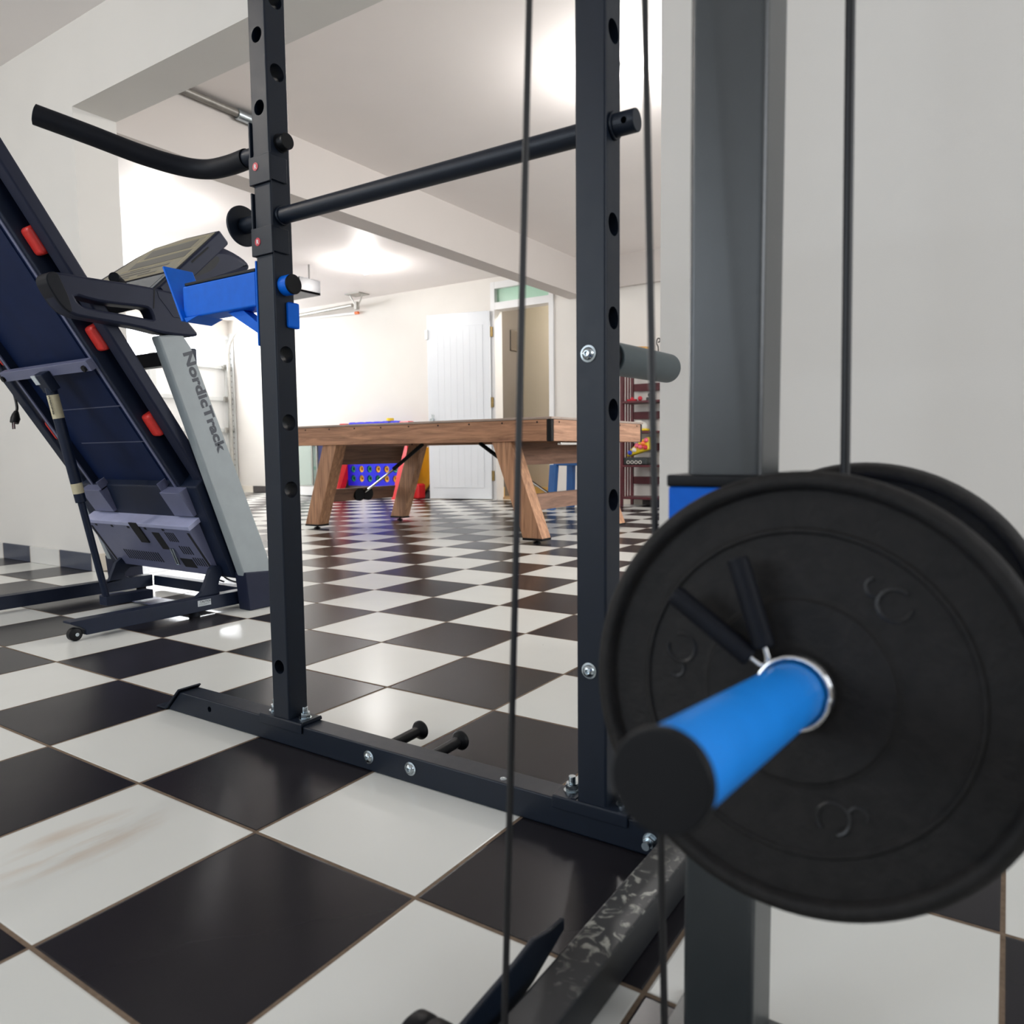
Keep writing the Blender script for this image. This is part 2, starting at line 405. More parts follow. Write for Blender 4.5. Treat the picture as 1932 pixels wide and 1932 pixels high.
# back wall with the doorway
DX0, DX1, DH, DT = -4.0, -3.16, 2.31, 2.62
struct('wall_back', MB().box((-9.2, YB, 0), (DX0-.021, YB+.14, ZC)).box((DX1+.021, YB, 0), (4.2, YB+.14, ZC)).box((DX0-.021, YB, DT+.021), (DX1+.021, YB+.14, ZC)), M['paint'])
struct('wall_left', MB().box((XG-.14, Y2, 2.46), (XG-.02, YB, ZC)).box((-5.34, -4.2, 0), (-5.2, Y1, ZC)).box((XG-.14, Y1, 0), (-5.2, Y2, ZC)), M['paint'])
# far ends of the rooms, with window openings that let the daylight in
def wall_with_windows(name, along, fixed, a0, a1, wins, th=.12):
    mb = MB(); zs, zt = .9, 2.25
    cur = a0
    def bx(u0, u1, z0, z1):
        if u1-u0 < 1e-4: return
        if along == 'x': mb.box((u0, fixed-th/2, z0), (u1, fixed+th/2, z1))
        else: mb.box((fixed-th/2, u0, z0), (fixed+th/2, u1, z1))
    for w0, w1 in wins:
        bx(cur, w0, 0, ZC); bx(w0, w1, 0, zs); bx(w0, w1, zt, ZC); cur = w1
    bx(cur, a1, 0, ZC)
    o = struct(name, mb, M['paint'])
    for w0, w1 in wins:
        window(along, fixed, w0, w1, zs, zt)
nwin = [0]
def window(along, fixed, w0, w1, zs, zt):
    nwin[0] += 1
    mb = MB(); t = .05; y0, y1 = fixed-.03, fixed+.03
    def bx(u0, u1, z0, z1):
        if along == 'x': mb.box((u0, y0, z0), (u1, y1, z1), .004)
        else: mb.box((y0, u0, z0), (y1, u1, z1), .004)
    bx(w0, w1, zs, zs+t); bx(w0, w1, zt-t, zt); bx(w0, w0+t, zs, zt); bx(w1-t, w1, zs, zt)
    bx((w0+w1)/2-t/2, (w0+w1)/2+t/2, zs, zt)
    struct('window_%d' % nwin[0], mb, M['alu'])
    c = ((w0+w1)/2, fixed, (zs+zt)/2) if along == 'x' else (fixed, (w0+w1)/2, (zs+zt)/2)
    return c
wall_with_windows('wall_front', 'x', -4.1, -5.2, 4.2, [(-3.4, -.6), (.6, 3.2)])
wall_with_windows('wall_right', 'y', 4.14, -4.1, 7.07, [(-1.1, 1.0), (2.6, 5.8)])

struct('baseboard_left', MB().box((-5.2, Y1-.012, 0), (XL+.004, Y1, .092), .003), M['skirt'])
struct('baseboard_jamb', MB().box((XL, Y1, 0), (XL+.012, Y2+.01, .092), .003), mat('beige_skirting', (196, 186, 170), .3))
struct('baseboard_right', MB().box((XR-.004, Y1-.012, 0), (4.0, Y1, .092), .003), M['skirt'])
struct('baseboard_back', MB().box((-9.06, YB-.012, 0), (DX0-.06, YB, .10), .003).box((DX1+.06, YB-.012, 0), (4.0, YB, .10), .003), M['skirt2'])

# house door: frame with a frosted light above, leaf swung wide open
d = struct('door_1', MB().box((DX0-.02, YB-.02, 0), (DX0+.04, YB+.139, DT+.02)).box((DX1-.04, YB-.02, 0), (DX1+.02, YB+.139, DT+.02))
           .box((DX0+.04, YB-.018, DH), (DX1-.04, YB+.138, DH+.085)).box((DX0+.04, YB-.018, DT-.06), (DX1-.04, YB+.138, DT+.019)), M['alu'])
obj('transom_pane', MB().box((DX0+.02, YB+.04, DH+.08), (DX1-.02, YB+.05, DT-.05)), M['greenglass'], d)
hx, hy = DX0-.015, YB-.03
ang = math.atan2(-.20, -.82)
mx = MX.Translation((hx, hy, 0)) @ MX.Rotation(ang, 4, 'Z')
leaf = MB().box((0, 0, .012), (.84, .036, DH-.01), .004, mx).box((.09, .036, .15), (.78, .041, DH-.17), .003, mx)
for k in range(1, 8): leaf.box((.09+k*.086, .04, .16), (.092+k*.086, .0425, DH-.18), 0, mx)
obj('door_leaf', leaf, M['doorwhite'], d)
lk = MB().cyl((.775, .036, 1.0), (.775, .085, 1.0), .024, n=20, mx=mx).box((.755, .036, .93), (.795, .042, 1.07), .004, mx)
obj('door_lock', lk, M['zinc'], d)
obj('door_stop', MB().box((.82, .02, 2.0), (.86, .06, 2.12), .004, mx), M['alu'], d)
for z in (.3, 1.2, 2.05):
    obj('hinge', MB().box((hx-.012, hy-.012, z-.06), (hx+.03, hy+.012, z+.06), .003).cyl((hx, hy-.012, z-.065), (hx, hy-.012, z+.065), .008, n=12), M['brass'], d)
# the passage behind the doorway
struct('wall_passage', MB().box((-4.16, YB+.14, 0), (-4.05, 7.68, ZC)), M['greytile'])
struct('wall_passage_end', MB().box((-4.16, 7.68, 0), (-1.8, 7.8, ZC)).box((-1.9, YB+.14, 0), (-1.8, 7.68, ZC)), M['beige'])
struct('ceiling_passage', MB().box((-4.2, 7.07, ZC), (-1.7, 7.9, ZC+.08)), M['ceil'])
struct('floor_passage', MB().box((-4.2, 7.05, -.1), (-1.7, 7.9, .03)), mat('tan_floor_tile', (196, 160, 116), .3, noise=.06, nscale=6))
struct('baseboard_passage', MB().box((-4.0, 7.664, .03), (-1.9, 7.68, .13), .002).box((-4.05, 7.09, .03), (-4.034, 7.2, .15), .002), M['yellowtile'])
tag(obj('wall_vent', MB().box((-4.05, 7.38, 1.88), (-4.03, 7.54, 2.14), .006).box((-4.03, 7.41, 1.92), (-4.026, 7.51, 2.10), .002), mat('vent_frame', (92, 84, 74), .5)),
    'small brown framed vent high on the dark passage wall', 'vent')

# sectional garage door in the left bay
g = struct('door_2', MB().box((XG-.05, Y2, .02), (XG-.015, YB, 2.45)), M['garage'])
ribs = MB()
for z in (.03, .49, .98, 1.465, 1.965, 2.43): ribs.box((XG-.02, Y2, z-.03), (XG+.03, YB-.02, z+.03), .004)
for y in (1.6, 2.9, 4.25, 5.6, 6.86): ribs.box((XG-.02, y-.045, .02), (XG+.022, y+.045, 2.44), .004)
obj('rib', ribs, M['garframe'], g)
for k, (ya, yb) in enumerate(((1.65, 2.85), (2.95, 4.2), (4.3, 5.55), (5.65, 6.8))):
    obj('lit_pane', MB().box((XG-.012, ya, 2.0), (XG-.004, yb, 2.395)), M['frost'], g)
obj('side_angle', MB().box((XG+.0, YB-.03, .0), (XG+.10, YB-.012, 2.5), .002), M['garframe'], g)
hol = MB()
for k in range(26): hol.box((XG+.045, YB-.033, .15+k*.088), (XG+.06, YB-.0295, .175+k*.088))
obj('angle_slot', hol, mat('slot_dark', (120, 116, 110), .6), g)
for z in (.98, 1.465, 1.965):
    obj('roller', MB().cyl((XG+.06, YB-.16, z), (XG+.06, YB-.03, z), .012, n=10).box((XG+.03, YB-.18, z-.04), (XG+.06, YB-.1, z+.04), .003), M['galv'], g)
trk = thing('garage_door_track', (XG+.1, YB-.1, 0), 'curved galvanised track of the garage door, up its side and along the ceiling', 'track')
cp = [(XG+.11, YB-.12, .02), (XG+.11, YB-.12, 1.2), (XG+.11, YB-.125, 2.05)]
for k in range(1, 9):
    a = k/8*PI/2; cp.append((XG+.11+.45*(1-math.cos(a)), YB-.13-.02*k/8, 2.05+.48*math.sin(a)))
cp += [(-8.0, 6.72, 2.545), (-6.9, 6.68, 2.555), (-6.08, 6.65, 2.565)]
obj('rail', MB().tube(cp, .026, 8), M['galv'], trk)
br = MB().box((-6.12, 6.55, ZC-.012), (-5.86, 6.75, ZC), .002).tube([(-6.1, 6.63, ZC-.01), (-6.0, 6.64, 2.53)], .008, 6).tube([(-5.9, 6.66, ZC-.01), (-5.98, 6.65, 2.53)], .008, 6).box((-6.02, 6.62, 2.50), (-5.98, 6.68, 2.60), .003)
obj('hanger', br, M['galv'], trk)
tb = thing('tube_lamp', (-6.8, YB-.06, 2.5), 'long white tube with an orange end, high on the back wall', 'tube')
obj('tube', MB().cyl((-7.6, YB-.05, 2.555), (-6.26, YB-.05, 2.515), .018, n=12), M['alu'], tb)
obj('end_cap', MB().cyl((-6.26, YB-.05, 2.515), (-6.2, YB-.05, 2.513), .02, n=12), M['orange'], tb)
op = thing('garage_opener', (-5.42, 5.12, 2.40), 'dark garage door opener box hanging under the ceiling', 'opener')
obj('housing', MB().box((-5.66, 4.98, 2.36), (-5.20, 5.28, 2.39), .004).box((-5.22, 4.98, 2.36), (-5.20, 5.28, 2.52), .004).box((-5.66, 5.2, 2.39), (-5.22, 5.28, 2.53), .01), mat('opener_navy', (12, 12, 26), .4), op)
obj('motor', MB().box((-5.6, 5.0, 2.39), (-5.26, 5.2, 2.5), .02).cyl((-5.5, 5.1, 2.45), (-5.3, 5.1, 2.45), .06, n=16), mat('opener_motor_grey', (58, 57, 56), .5, noise=.3, nscale=20), op)
obj('indicator', MB().sph((-5.50, 4.99, 2.53), .03), M['redled'], op)
for x in (-5.6, -5.3): obj('hanger', MB().box((x, 5.2, 2.5), (x+.018, 5.21, ZC)), mat('dark_strap', (110, 108, 106), .5), op)
cd = thing('ceiling_conduit', (-2.69, 2.0, 2.66), 'grey conduit pipe with a coupling, under the ceiling along the beam', 'pipe')
obj('pipe', MB().cyl((-2.69, 1.53, 2.667), (-2.69, 2.36, 2.667), .022, n=16), M['conduit'], cd)
obj('coupling', MB().cyl((-2.69, 2.33, 2.662), (-2.69, 2.60, 2.662), .032, n=16, bev=.004), M['zinc'], cd)

# ceiling lamps; the last three are unseen, added to brighten their rooms
LAMPS = [((-4.72, 5.50, ZC), 'bare bulb ceiling lamp in the far bay nearest the opened white door'),
         ((-4.77, 3.06, ZC), 'bare bulb ceiling lamp above the treadmill side of the garage bay'),
         ((-.50, 3.22, ZC), 'bare bulb ceiling lamp over the near end of the wooden table'),
         ((1.4, 4.6, ZC), 'added unseen bare bulb lamp of the far bay nearest the window wall'),
         ((-2.5, 7.35, ZC), 'unseen bare bulb lamp added inside the passage behind the doorway'),
         ((-2.3, -1.4, ZC), 'unseen bare bulb lamp added to the gym room in front of the divider wall')]
for p, lb in LAMPS:
    l = thing('ceiling_lamp', p, lb, 'lamp', 'bare bulb ceiling lamps')
    obj('lamp_base', MB().lathe([(0, 0), (.06, 0), (.055, .02), (.028, .035), (.02, .055), (0, .055)], p, (0, 0, -1), 24), M['alu'], l)
    obj('bulb', MB().lathe([(.014, .05), (.018, .065), (.032, .085), (.034, .10), (.026, .122), (0, .132)], p, (0, 0, -1), 24), M['bulb'], l)

# ------------------------------------------------------------------ power rack
RX = [(.0515, .1015), (.765, .815)]; RY0, RY1 = .262, .312
rack = thing('power_rack', (.43, .287, 0), 'black steel power rack frame with two upright posts bolted to a floor tube', 'power rack')
bt = MB()
bt.prism([(-.275, RY0, .05), (.965, RY0, .05), (.965, RY0, 0.001), (-.325, RY0, 0.001)], (0, RY1-RY0, 0), .003)
base = obj('base_tube', bt, M['black'], rack)
drill(base, [((-.165, RY0-.01, .030), (-.165, RY0+.012, .030), .0065)])
ep = MB().prism([(-.272, RY0-.004, .056), (-.277, RY0-.004, .058), (-.332, RY0-.004, .006), (-.366, RY0-.004, .005), (-.366, RY0-.004, .001), (-.329, RY0-.004, .001)], (0, .058, 0), .0012)
obj('end_plate', ep, M['black'], rack)
for i, (x0, x1) in enumerate(RX):
    u = obj('upright', MB().box((x0, RY0, .05), (x1, RY1, 2.13), .004), M['black'], rack)
    cuts = []
    xm = (x0+x1)/2; ym = RY0+.025
    zs = [.523+.1335*k for k in range(12)] if i else [.525+.134*k for k in range(12)]
    for k, z in enumerate(zs):
        if i == 0 and (abs(z-1.061) < .02 or abs(z-1.195) < .02 or abs(z-.927) < .02): continue
        if i == 1 and abs(z-1.057) < .02: continue
        cuts.append(((x0-.02, ym, z), (x1+.02, ym, z), .0165))
    if i == 0:
        cuts += [((xm, RY0-.02, z), (xm, RY0+.03, z), .0145) for z in (.163, 1.262, 1.396, 1.53, 1.664)]
    drill(u, cuts)
    xa, xb = (.012, .141) if i == 0 else (.722, .851)
    obj('base_plate', MB().box((xa, RY0-.003, .05), (xb, RY1+.002, .0565), .0015).box((xa, RY0-.004, .036), (xb, RY0-.0015, .055), .001)
        .box((x0-.012 if i else xb-.004, RY0, .056), (x0-.002 if i else xb, RY1, .0585), .0008), M['black'], rack)
    for bx in ((x0-.022), (x1+.019)):
        b = MB().cyl((bx, ym, .0565), (bx, ym, .0585), .0135, n=24).cyl((bx, ym, .0585), (bx, ym, .068), .0105, n=6, bev=.001).cyl((bx, ym, .068), (bx, ym, .070), .0095, n=20).cyl((bx, ym, .07), (bx, ym, .081), .006, n=14, bev=.001)
        obj('bolt', b, M['zinc'], rack)
def capbolt(p, ax):
    p = V(p); ax = V(ax)
    mb = MB().lathe([(0, 0), (.0125, 0), (.0125, .0015), (.0095, .002), (.0085, .005), (.005, .0075), (.0035, .0075), (.0035, .004), (0, .004)], p, ax, 28)
    return obj('bolt', mb, M['zinc'], rack)
for x, z in ((.787, .738), (.787, .265), (.322, .028), (.425, .029)): capbolt((x, RY0, z), (0, -1, 0))
obj('rivet', MB().lathe([(0, 0), (.006, 0), (.004, .002), (0, .0025)], (.617, .277, .05), (0, 0, 1), 16), M['zinc'], rack)
obj('bolt', MB().cyl((.888, RY0, .027), (.888, RY0-.003, .027), .012, n=24).cyl((.888, RY0-.003, .027), (.888, RY0-.012, .027), .0095, n=6, bev=.001).cyl((.888, RY0-.012, .027), (.888, RY0-.022, .027), .006, n=14), M['zinc'], rack)
for x in (.322, .425):
    obj('band_peg', MB().cyl((x, RY1, .030), (x, .408, .032), .0105, n=20).lathe([(.0105, 0), (.0165, .006), (.0195, .011), (.019, .015), (.0165, .017), (0, .0165)], (x, .398, .0318), (0, 1, .02), 28), M['blackplastic'], rack)
for z in (.738, .265):
    p = obj('storage_peg', MB().cyl((.79, RY1+.014, z), (.79, .560, z+.004), .0255, n=40, bev=.002), M['greysleeve'], rack)
    obj('collar', MB().cyl((.79, RY1, z), (.79, RY1+.016, z), .021, n=32), M['blackplastic'], p)
cm = obj('cross_member', MB().box((.914, -.86, .001), (.964, RY0, .05), .0035), M['dusty'], rack)

# pipe safety through both uprights
ps = thing('pipe_safety', (.45, .287, 1.06), 'long round black safety pipe through the rack uprights, disc flange on its end', 'safety pipe')
PZ = 1.0605
pp = obj('pipe', MB().cyl((-.012, .287, PZ), (.852, .287, PZ), .0160, n=36, bev=.0015), M['black'], ps)
drill(pp, [((.838, .287-.03, PZ-.002), (.838, .287, PZ-.002), .0045)])
obj('flange', MB().cyl((-.018, .287, PZ), (-.012, .287, PZ), .040, n=48, bev=.0012), M['black'], ps)
obj('stop_collar', MB().cyl((.1022, .287, PZ), (.108, .287, PZ), .0185, n=32, bev=.001), M['black'], ps)
obj('stop_collar', MB().cyl((.8157, .287, PZ), (.8195, .287, PZ), .0195, n=32, bev=.001), M['black'], ps)

def badge(parent, x, z, y):
    b = obj('badge', MB().cyl((x, y, z), (x, y-.0009, z), .0078, n=36), M['red'], parent)
    me = text_mesh('R', .0115, .0002, 1, .0002)
    obj('letter', MB().mesh(me, frame(V((x-.0035, y-.0011, z-.0040)), (1, 0, 0), (0, 0, 1))), M['white'], b)
def hook_bracket(parent, z0, z1, zl):
    """sheet steel bracket folded round the post: front, left cheek, right tab"""
    xl, xr = RX[0]
    f = MB().box((xl-.0055, RY0-.0055, z0), (xr+.0055, RY0-.0008, z1), .0012)
    f.box((xl-.0055, RY0-.004, z0), (xl-.0008, RY1-.004, zl), .0012)
    f.box((xr+.0008, RY0-.004, z0+.004), (xr+.0055, RY0+.037, z1-.002), .0015)
    return obj('bracket', f, M['black'], parent)
dip = thing('dip_handle', (.045, .287, 1.19), 'bent black dip handle on the upper post bracket, curving out from the rack', 'dip handle')
hook_bracket(dip, 1.119, 1.172, 1.240)
badge(dip, .0665, 1.152, RY0-.0055)
obj('pin', MB().cyl((.102, .290, 1.1985), (.1225, .290, 1.1985), .0155, n=32, bev=.0015).cyl((.1016, .290, 1.1985), (.104, .290, 1.1985), .0175, n=32), M['blackplastic'], dip)
path = spline([(.046, .287, 1.190), (.01, .287, 1.190), (-.052, .287, 1.189), (-.115, .278, 1.191), (-.165, .248, 1.200), (-.205, .190, 1.213), (-.25, .11, 1.236), (-.298, .03, 1.259)], 8)
obj('inner_tube', MB().tube(path[:10], .0165, 24), M['black'], dip)
obj('grip', MB().tube(path[9:], .0195, 32), M['rubber'], dip)
obj('end_plug', MB().tube([path[-1]+(path[-1]-path[-2])*.02, path[-1]+(path[-1]-path[-2]).normalized()*.0015], .0155, 32), mat('plug_navy', (52, 60, 76), .5), dip)
hk = thing('hook_bracket', (.05, .26, 1.04), 'black folded steel bracket with red badge, hooked on the post below the dip handle', 'bracket')
hook_bracket(hk, .984, 1.037, 1.106)
badge(hk, .0655, 1.010, RY0-.0055)

# blue spotter arm
sa = thing('spotter_arm', (-.08, .287, .92), 'bright blue spotter arm with upturned end plate, pinned to the left post', 'spotter arm')
obj('arm', MB().box((-.196, .262, .8905), (.046, .312, .9585), .004), M['blue'], sa)
obj('mount_plate', MB().box((.0460, .262, .812), (.0508, .316, .978), .002), M['blue'], sa)
obj('liner', MB().box((-.188, .2625, .9585), (.044, .3115, .9645), .001), M['blackplastic'], sa)
e0 = [(-.252, 1.006), (-.246, 1.008), (-.183, .884), (-.190, .882)]
obj('end_plate', MB().prism([(x, .252, z) for x, z in e0], (0, .072, 0), .0022), M['blue'], sa)
obj('gusset', MB().prism([(-.186, .256, .8905), (-.135, .256, .8905), (-.178, .256, .880)], (0, .062, 0), .001), M['blue'], sa)
obj('brace', MB().prism([(-.062, .275, .8905), (-.012, .275, .8905), (.046, .275, .852), (.046, .275, .832)], (0, .024, 0), .001), M['blue'], sa)
pn = obj('pin', MB().cyl((.102, .289, .927), (.124, .289, .927), .0195, n=40), M['blue'], sa)
obj('pin_face', MB().cyl((.124, .289, .927), (.1285, .289, .927), .0195, n=40, bev=.002), M['blackplastic'], pn)
obj('hook_tab', MB().box((.102, .289, .846), (.1075, .3185, .896), .0045).box((.096, .3125, .846), (.1075, .3185, .896), .002), M['blue'], sa)

# ------------------------------------------------------------------ pulldown tower with weight carriage
CX0, CX1, CY0, CY1 = 1.060, 1.127, -.07, -.003
tw = thing('pulldown_tower', (1.09, -.04, 0), 'grey steel cable pulldown column with black cables and low pulley', 'cable tower')
obj('column', MB().box((CX0, CY0, .0), (CX1, CY1, 2.15), .006, seg=3), M['greysteel'], tw)
obj('foot_plate', MB().box((CX0-.03, CY0-.03, .001), (CX1+.03, CY1+.03, .007), .001), M['greysteel'], tw)
tp = obj('top_arm', MB().box((.80, -.062, 2.15), (1.3, -.012, 2.20), .004), M['greysteel'], tw)
for x in (.93, 1.19): obj('top_pulley', MB().lathe([(0, -.012), (.048, -.012), (.05, -.008), (.042, 0), (.05, .008), (.048, .012), (0, .012)], (x, -.06, 2.11), (0, 1, 0), 32), M['blackplastic'], tw)
def extend(p, q, z):
    p = V(p); q = V(q); k = (z-p.z)/(q.z-p.z); return p+(q-p)*k
c1a, c1b = (.962, -.177, .968), (.975, -.25, .126)
obj('cable', MB().tube([extend(c1a, c1b, 2.1), extend(c1a, c1b, .06)], .0029, 10), M['cable'], tw)
c2a, c2b = (1.05, -.144, .955), (1.092, -.195, .14)
obj('cable', MB().tube([extend(c2a, c2b, 2.1), extend(c2a, c2b, .03)], .0029, 10), M['cable'], tw)
c3a, c3b = (1.185, -.035, .87), (1.189, -.036, .56)
obj('cable', MB().tube([extend(c3a, c3b, 2.1), c3b], .0040, 10), M['cable'], tw)
# low pulley bracket: two cheek plates on the cross member
brk = MB().prism([(.897, -.022, .068), (.897, -.022, .055), (.897, -.09, .033), (.897, -.3, -.0+.004), (.897, -.3, .062), (.897, -.12, .074), (.897, -.085, .079), (.897, -.055, .071)], (.006, 0, 0), .0015)
obj('pulley_bracket', brk, M['black'], tw)
obj('pulley_bracket', MB().prism([(.9075, -.073, .037), (.9075, -.088, .004), (.9075, -.3, .004), (.9075, -.3, .042)], (.006, 0, 0), .001), M['black'], tw)
obj('foot_roller', MB().lathe([(0, -.02), (.026, -.02), (.030, -.016), (.030, -.004), (.026, 0), (.030, .004), (.030, .016), (.026, .02), (0, .02)], (.872, -.232, .042), (1, 0, 0), 40), M['blackplastic'], tw)

cg = thing('weight_carriage', (1.12, -.04, .45), 'bright blue sliding weight carriage with loading pegs, sleeved on the grey column', 'weight carriage')
c = .0125
x0, x1, y0, y1 = CX0-c, CX1+c, CY0-c, CY1+c
def ring_box(mb, z0, z1, i0, i1, j0, j1, w):
    mb.box((i0, j0, z0), (i1, j0+w, z1), .002).box((i0, j1-w, z0), (i1, j1, z1), .002).box((i0, j0+w, z0), (i0+w, j1-w, z1), .001).box((i1-w, j0+w, z0), (i1, j1-w, z1), .001)
mb = MB(); ring_box(mb, .33, .5635, x0, x1, y0, y1, .006)
slv = obj('sleeve', mb, M['blue'], cg)
drill(slv, [((1.091, y0-.02, .543), (1.091, y0+.012, .543), .008)])
mb = MB(); ring_box(mb, .5635, .5745, x0-.001, x1+.003, y0-.002, y1+.004, .0118)
obj('liner', mb, M['blackplastic'], cg)
PC = V((1.189, -.206, .431)); PA = V((0, -.9932, .1161))        # front plate face centre, peg axis
obj('peg_block', MB().box((x1, -.075, .36), (1.225, .002, .515), .004), M['blue'], cg)
pg = obj('peg', MB().cyl(V((1.189, -.07, .415)), PC+PA*.236, .0208, n=48), M['bluepeg'], cg)
obj('end_cap', MB().cyl(PC+PA*.2345, PC+PA*.2415, .0225, n=48, bev=.0015), M['blackplastic'], pg)
PA2 = V((0, .9932, .1161)); PC2 = V((1.189, .07, .420))
pg2 = obj('peg', MB().cyl(V((1.189, 0, .412)), PC2+PA2*.25, .0208, n=40), M['bluepeg'], cg)
obj('end_cap', MB().cyl(PC2+PA2*.248, PC2+PA2*.254, .0225, n=40), M['blackplastic'], pg2)
# plates
def plate(c, ax, label, R=.1522):
    """c: centre of outer face, ax: outward axis"""
    t = thing('weight_plate', c, label, 'weight plate', 'weight plates on the carriage pegs')
    prof = [(.0262, -.030), (.0262, -.006), (.030, -.0045), (.062, -.0045), (.0635, -.0062), (.0655, -.0062), (.067, -.0075), (.108, -.0080), (.1095, -.0062), (.1115, -.0062), (.113, -.0078),
            (R-.014, -.0078), (R-.012, -.0020), (R-.009, 0), (R-.005, -.0002), (R-.0015, -.003), (R, -.008), (R, -.022), (R-.0015, -.027), (R-.006, -.030), (R-.016, -.026), (.06, -.026), (.05, -.030), (.0262, -.030)]
    obj('disc', MB().lathe(prof, c, ax, 96), M['iron'], t, 40)
    obj('bore_ring', MB().lathe([(.0215, -.012), (.0215, -.0015), (.0225, -.0008), (.0246, -.0008), (.0262, -.003), (.0262, -.012)], c, ax, 48), M['chrome'], t)
    q = V(ax).to_track_quat('Z', 'Y').to_matrix().to_4x4(); mxx = MX.Translation(V(c)) @ q
    for a in (48, 168, 288):
        ar = math.radians(a); cx, cy = .0865*math.cos(ar), .0865*math.sin(ar)
        arc = [mxx @ V((cx+.0105*math.cos(s), cy+.0105*math.sin(s), -.0075)) for s in [ar+k/20*5.2 for k in range(21)]]
        arc2 = [mxx @ V((cx-.016*math.sin(ar)+.006*math.cos(s), cy+.016*math.cos(ar)+.006*math.sin(s), -.0075)) for s in [ar+1+k/14*4 for k in range(15)]]
        obj('raised_mark', MB().tube(arc, .0014, 6).tube(arc2, .0012, 6), M['ironrim'], t)
    return t
plate(PC, PA, 'large black iron weight plate on the blue peg nearest the viewer')
plate(V((1.189, .072, .424)), -PA2, 'black iron weight plate on the peg behind, half covered by the front plate', .157)
# spring collar
scl = thing('spring_collar', PC+PA*.01, 'chrome spring collar with two black grips, clamped on the blue peg', 'spring collar')
ux = PA.cross(V((0, 0, 1))).normalized(); uy = ux.cross(PA).normalized()     # ux about +-x
if ux.x < 0: ux = -ux
if uy.z < 0: uy = -uy
coil = [PC+PA*(.003+.0045*k/24)+(ux*math.cos(2*PI*k/24)+uy*math.sin(2*PI*k/24))*.0238 for k in range(24*2+1)]
obj('coil', MB().tube(coil, .0021, 8), M['chrome'], scl)
def onplane(dx, dy, h): return PC+ux*dx+uy*dy+PA*h
for (ax_, ay_), (bx_, by_), h in (((-.022, .016), (-.083, .060), .018), ((-.017, .022), (-.040, .089), .013)):
    a = onplane(ax_, ay_, .009); b = onplane(bx_, by_, h); s = a+(b-a)*.10
    hn = obj('handle', MB().tube([onplane(-.017, .0165, .007), a, b], .0021, 8), M['chrome'], scl)
    obj('grip', MB().tube([s, s+(b-s)*.03, s+(b-s)*.97, b], [.0062, .0076, .0076, .0062], 20), M['rubber'], hn)

# ------------------------------------------------------------------ treadmill
O = V((-1.2, .5, 0))
def W(a, b, c): return O+V((a, b, c))
tm = thing('treadmill', O, 'dark folding treadmill standing folded up, red cushions under its raised deck', 'treadmill')
P0 = V((0, .703, .143)); E = V((0, -.54, .841)); NN = V((0, -.841, -.54))
DMX = MX.Identity(4)
oo = O+P0
for i in range(3): DMX[i][0] = (1, 0, 0)[i]; DMX[i][1] = E[i]; DMX[i][2] = NN[i]; DMX[i][3] = oo[i]
def bcprism(mb, poly, a0, a1, bev=0.):
    return mb.prism([W(a0, b, c) for b, c in poly], (a1-a0, 0, 0), bev)
# base
def rail(a0, a1):
    return bcprism(MB(), [(-.033, .067), (-.033, .060), (-.004, .047), (.014, .032), (.014, .016), (.66, .016), (.66, .067)], a0, a1, .002)
for a0, a1 in ((-.03, .02), (-.72, -.67)):
    r = obj('base_rail', rail(a0, a1), M['tmblack'], tm)
    am = (a0+a1)/2
    w = obj('transport_wheel', MB().lathe([(0, -.012), (.018, -.012), (.0215, -.009), (.0215, .009), (.018, .012), (0, .012)], W(am+.004, -.013, .0222), (1, 0, 0), 32), M['blackplastic'], tm)
    obj('axle', MB().cyl(W(am+.0165, -.012, .0222), W(am+.0205, -.012, .0222), .006, n=16), M['zinc'], w)
obj('cross_tube', MB().box(W(-.67, .665, .018), W(-.03, .705, .062), .003), M['tmblack'], tm)
obj('cross_plate', MB().box(W(-.67, .42, .010), W(-.03, .52, .014), .001), M['tmhood'], tm)
obj('levelling_foot', MB().cyl(W(-.695, .62, 0), W(-.695, .62, .016), .02, n=16), M['rubber'], tm)
obj('levelling_foot', MB().cyl(W(-.005, .42, 0), W(-.005, .42, .016), .02, n=16), M['rubber'], tm)
lb = obj('caution_label', MB().box(W(.0201, .419, .036), W(.0206, .474, .058)), M['labelgrey'], tm)
obj('lettering', MB().mesh(text_mesh('CAUTION', .0105, .0001, 1, .0002), frame(W(.0208, .428, .0485), (0, 1, 0), (0, 0, 1)))
    .box(W(.0206, .424, .0445), W(.0208, .468, .0452)).box(W(.0206, .424, .0420), W(.0208, .468, .0427)).box(W(.0206, .424, .0395), W(.0208, .455, .0402)), M['ink'], lb)
# pivot brackets
obj('pivot_bracket', bcprism(MB(), [(.43, .067), (.455, .085), (.472, .12), (.492, .165), (.508, .178), (.535, .172), (.548, .15), (.53, .12), (.520, .09), (.528, .067)], -.02, .0, .0015), M['tmblack'], tm)
obj('pivot_bracket', bcprism(MB(), [(.44, .055), (.467, .066), (.482, .10), (.500, .14), (.53, .163), (.57, .168), (.66, .15), (.70, .13), (.69, .105), (.60, .112), (.56, .112), (.538, .095), (.536, .078), (.56, .066)], -.69, -.67, .0015), M['tmblack'], tm)
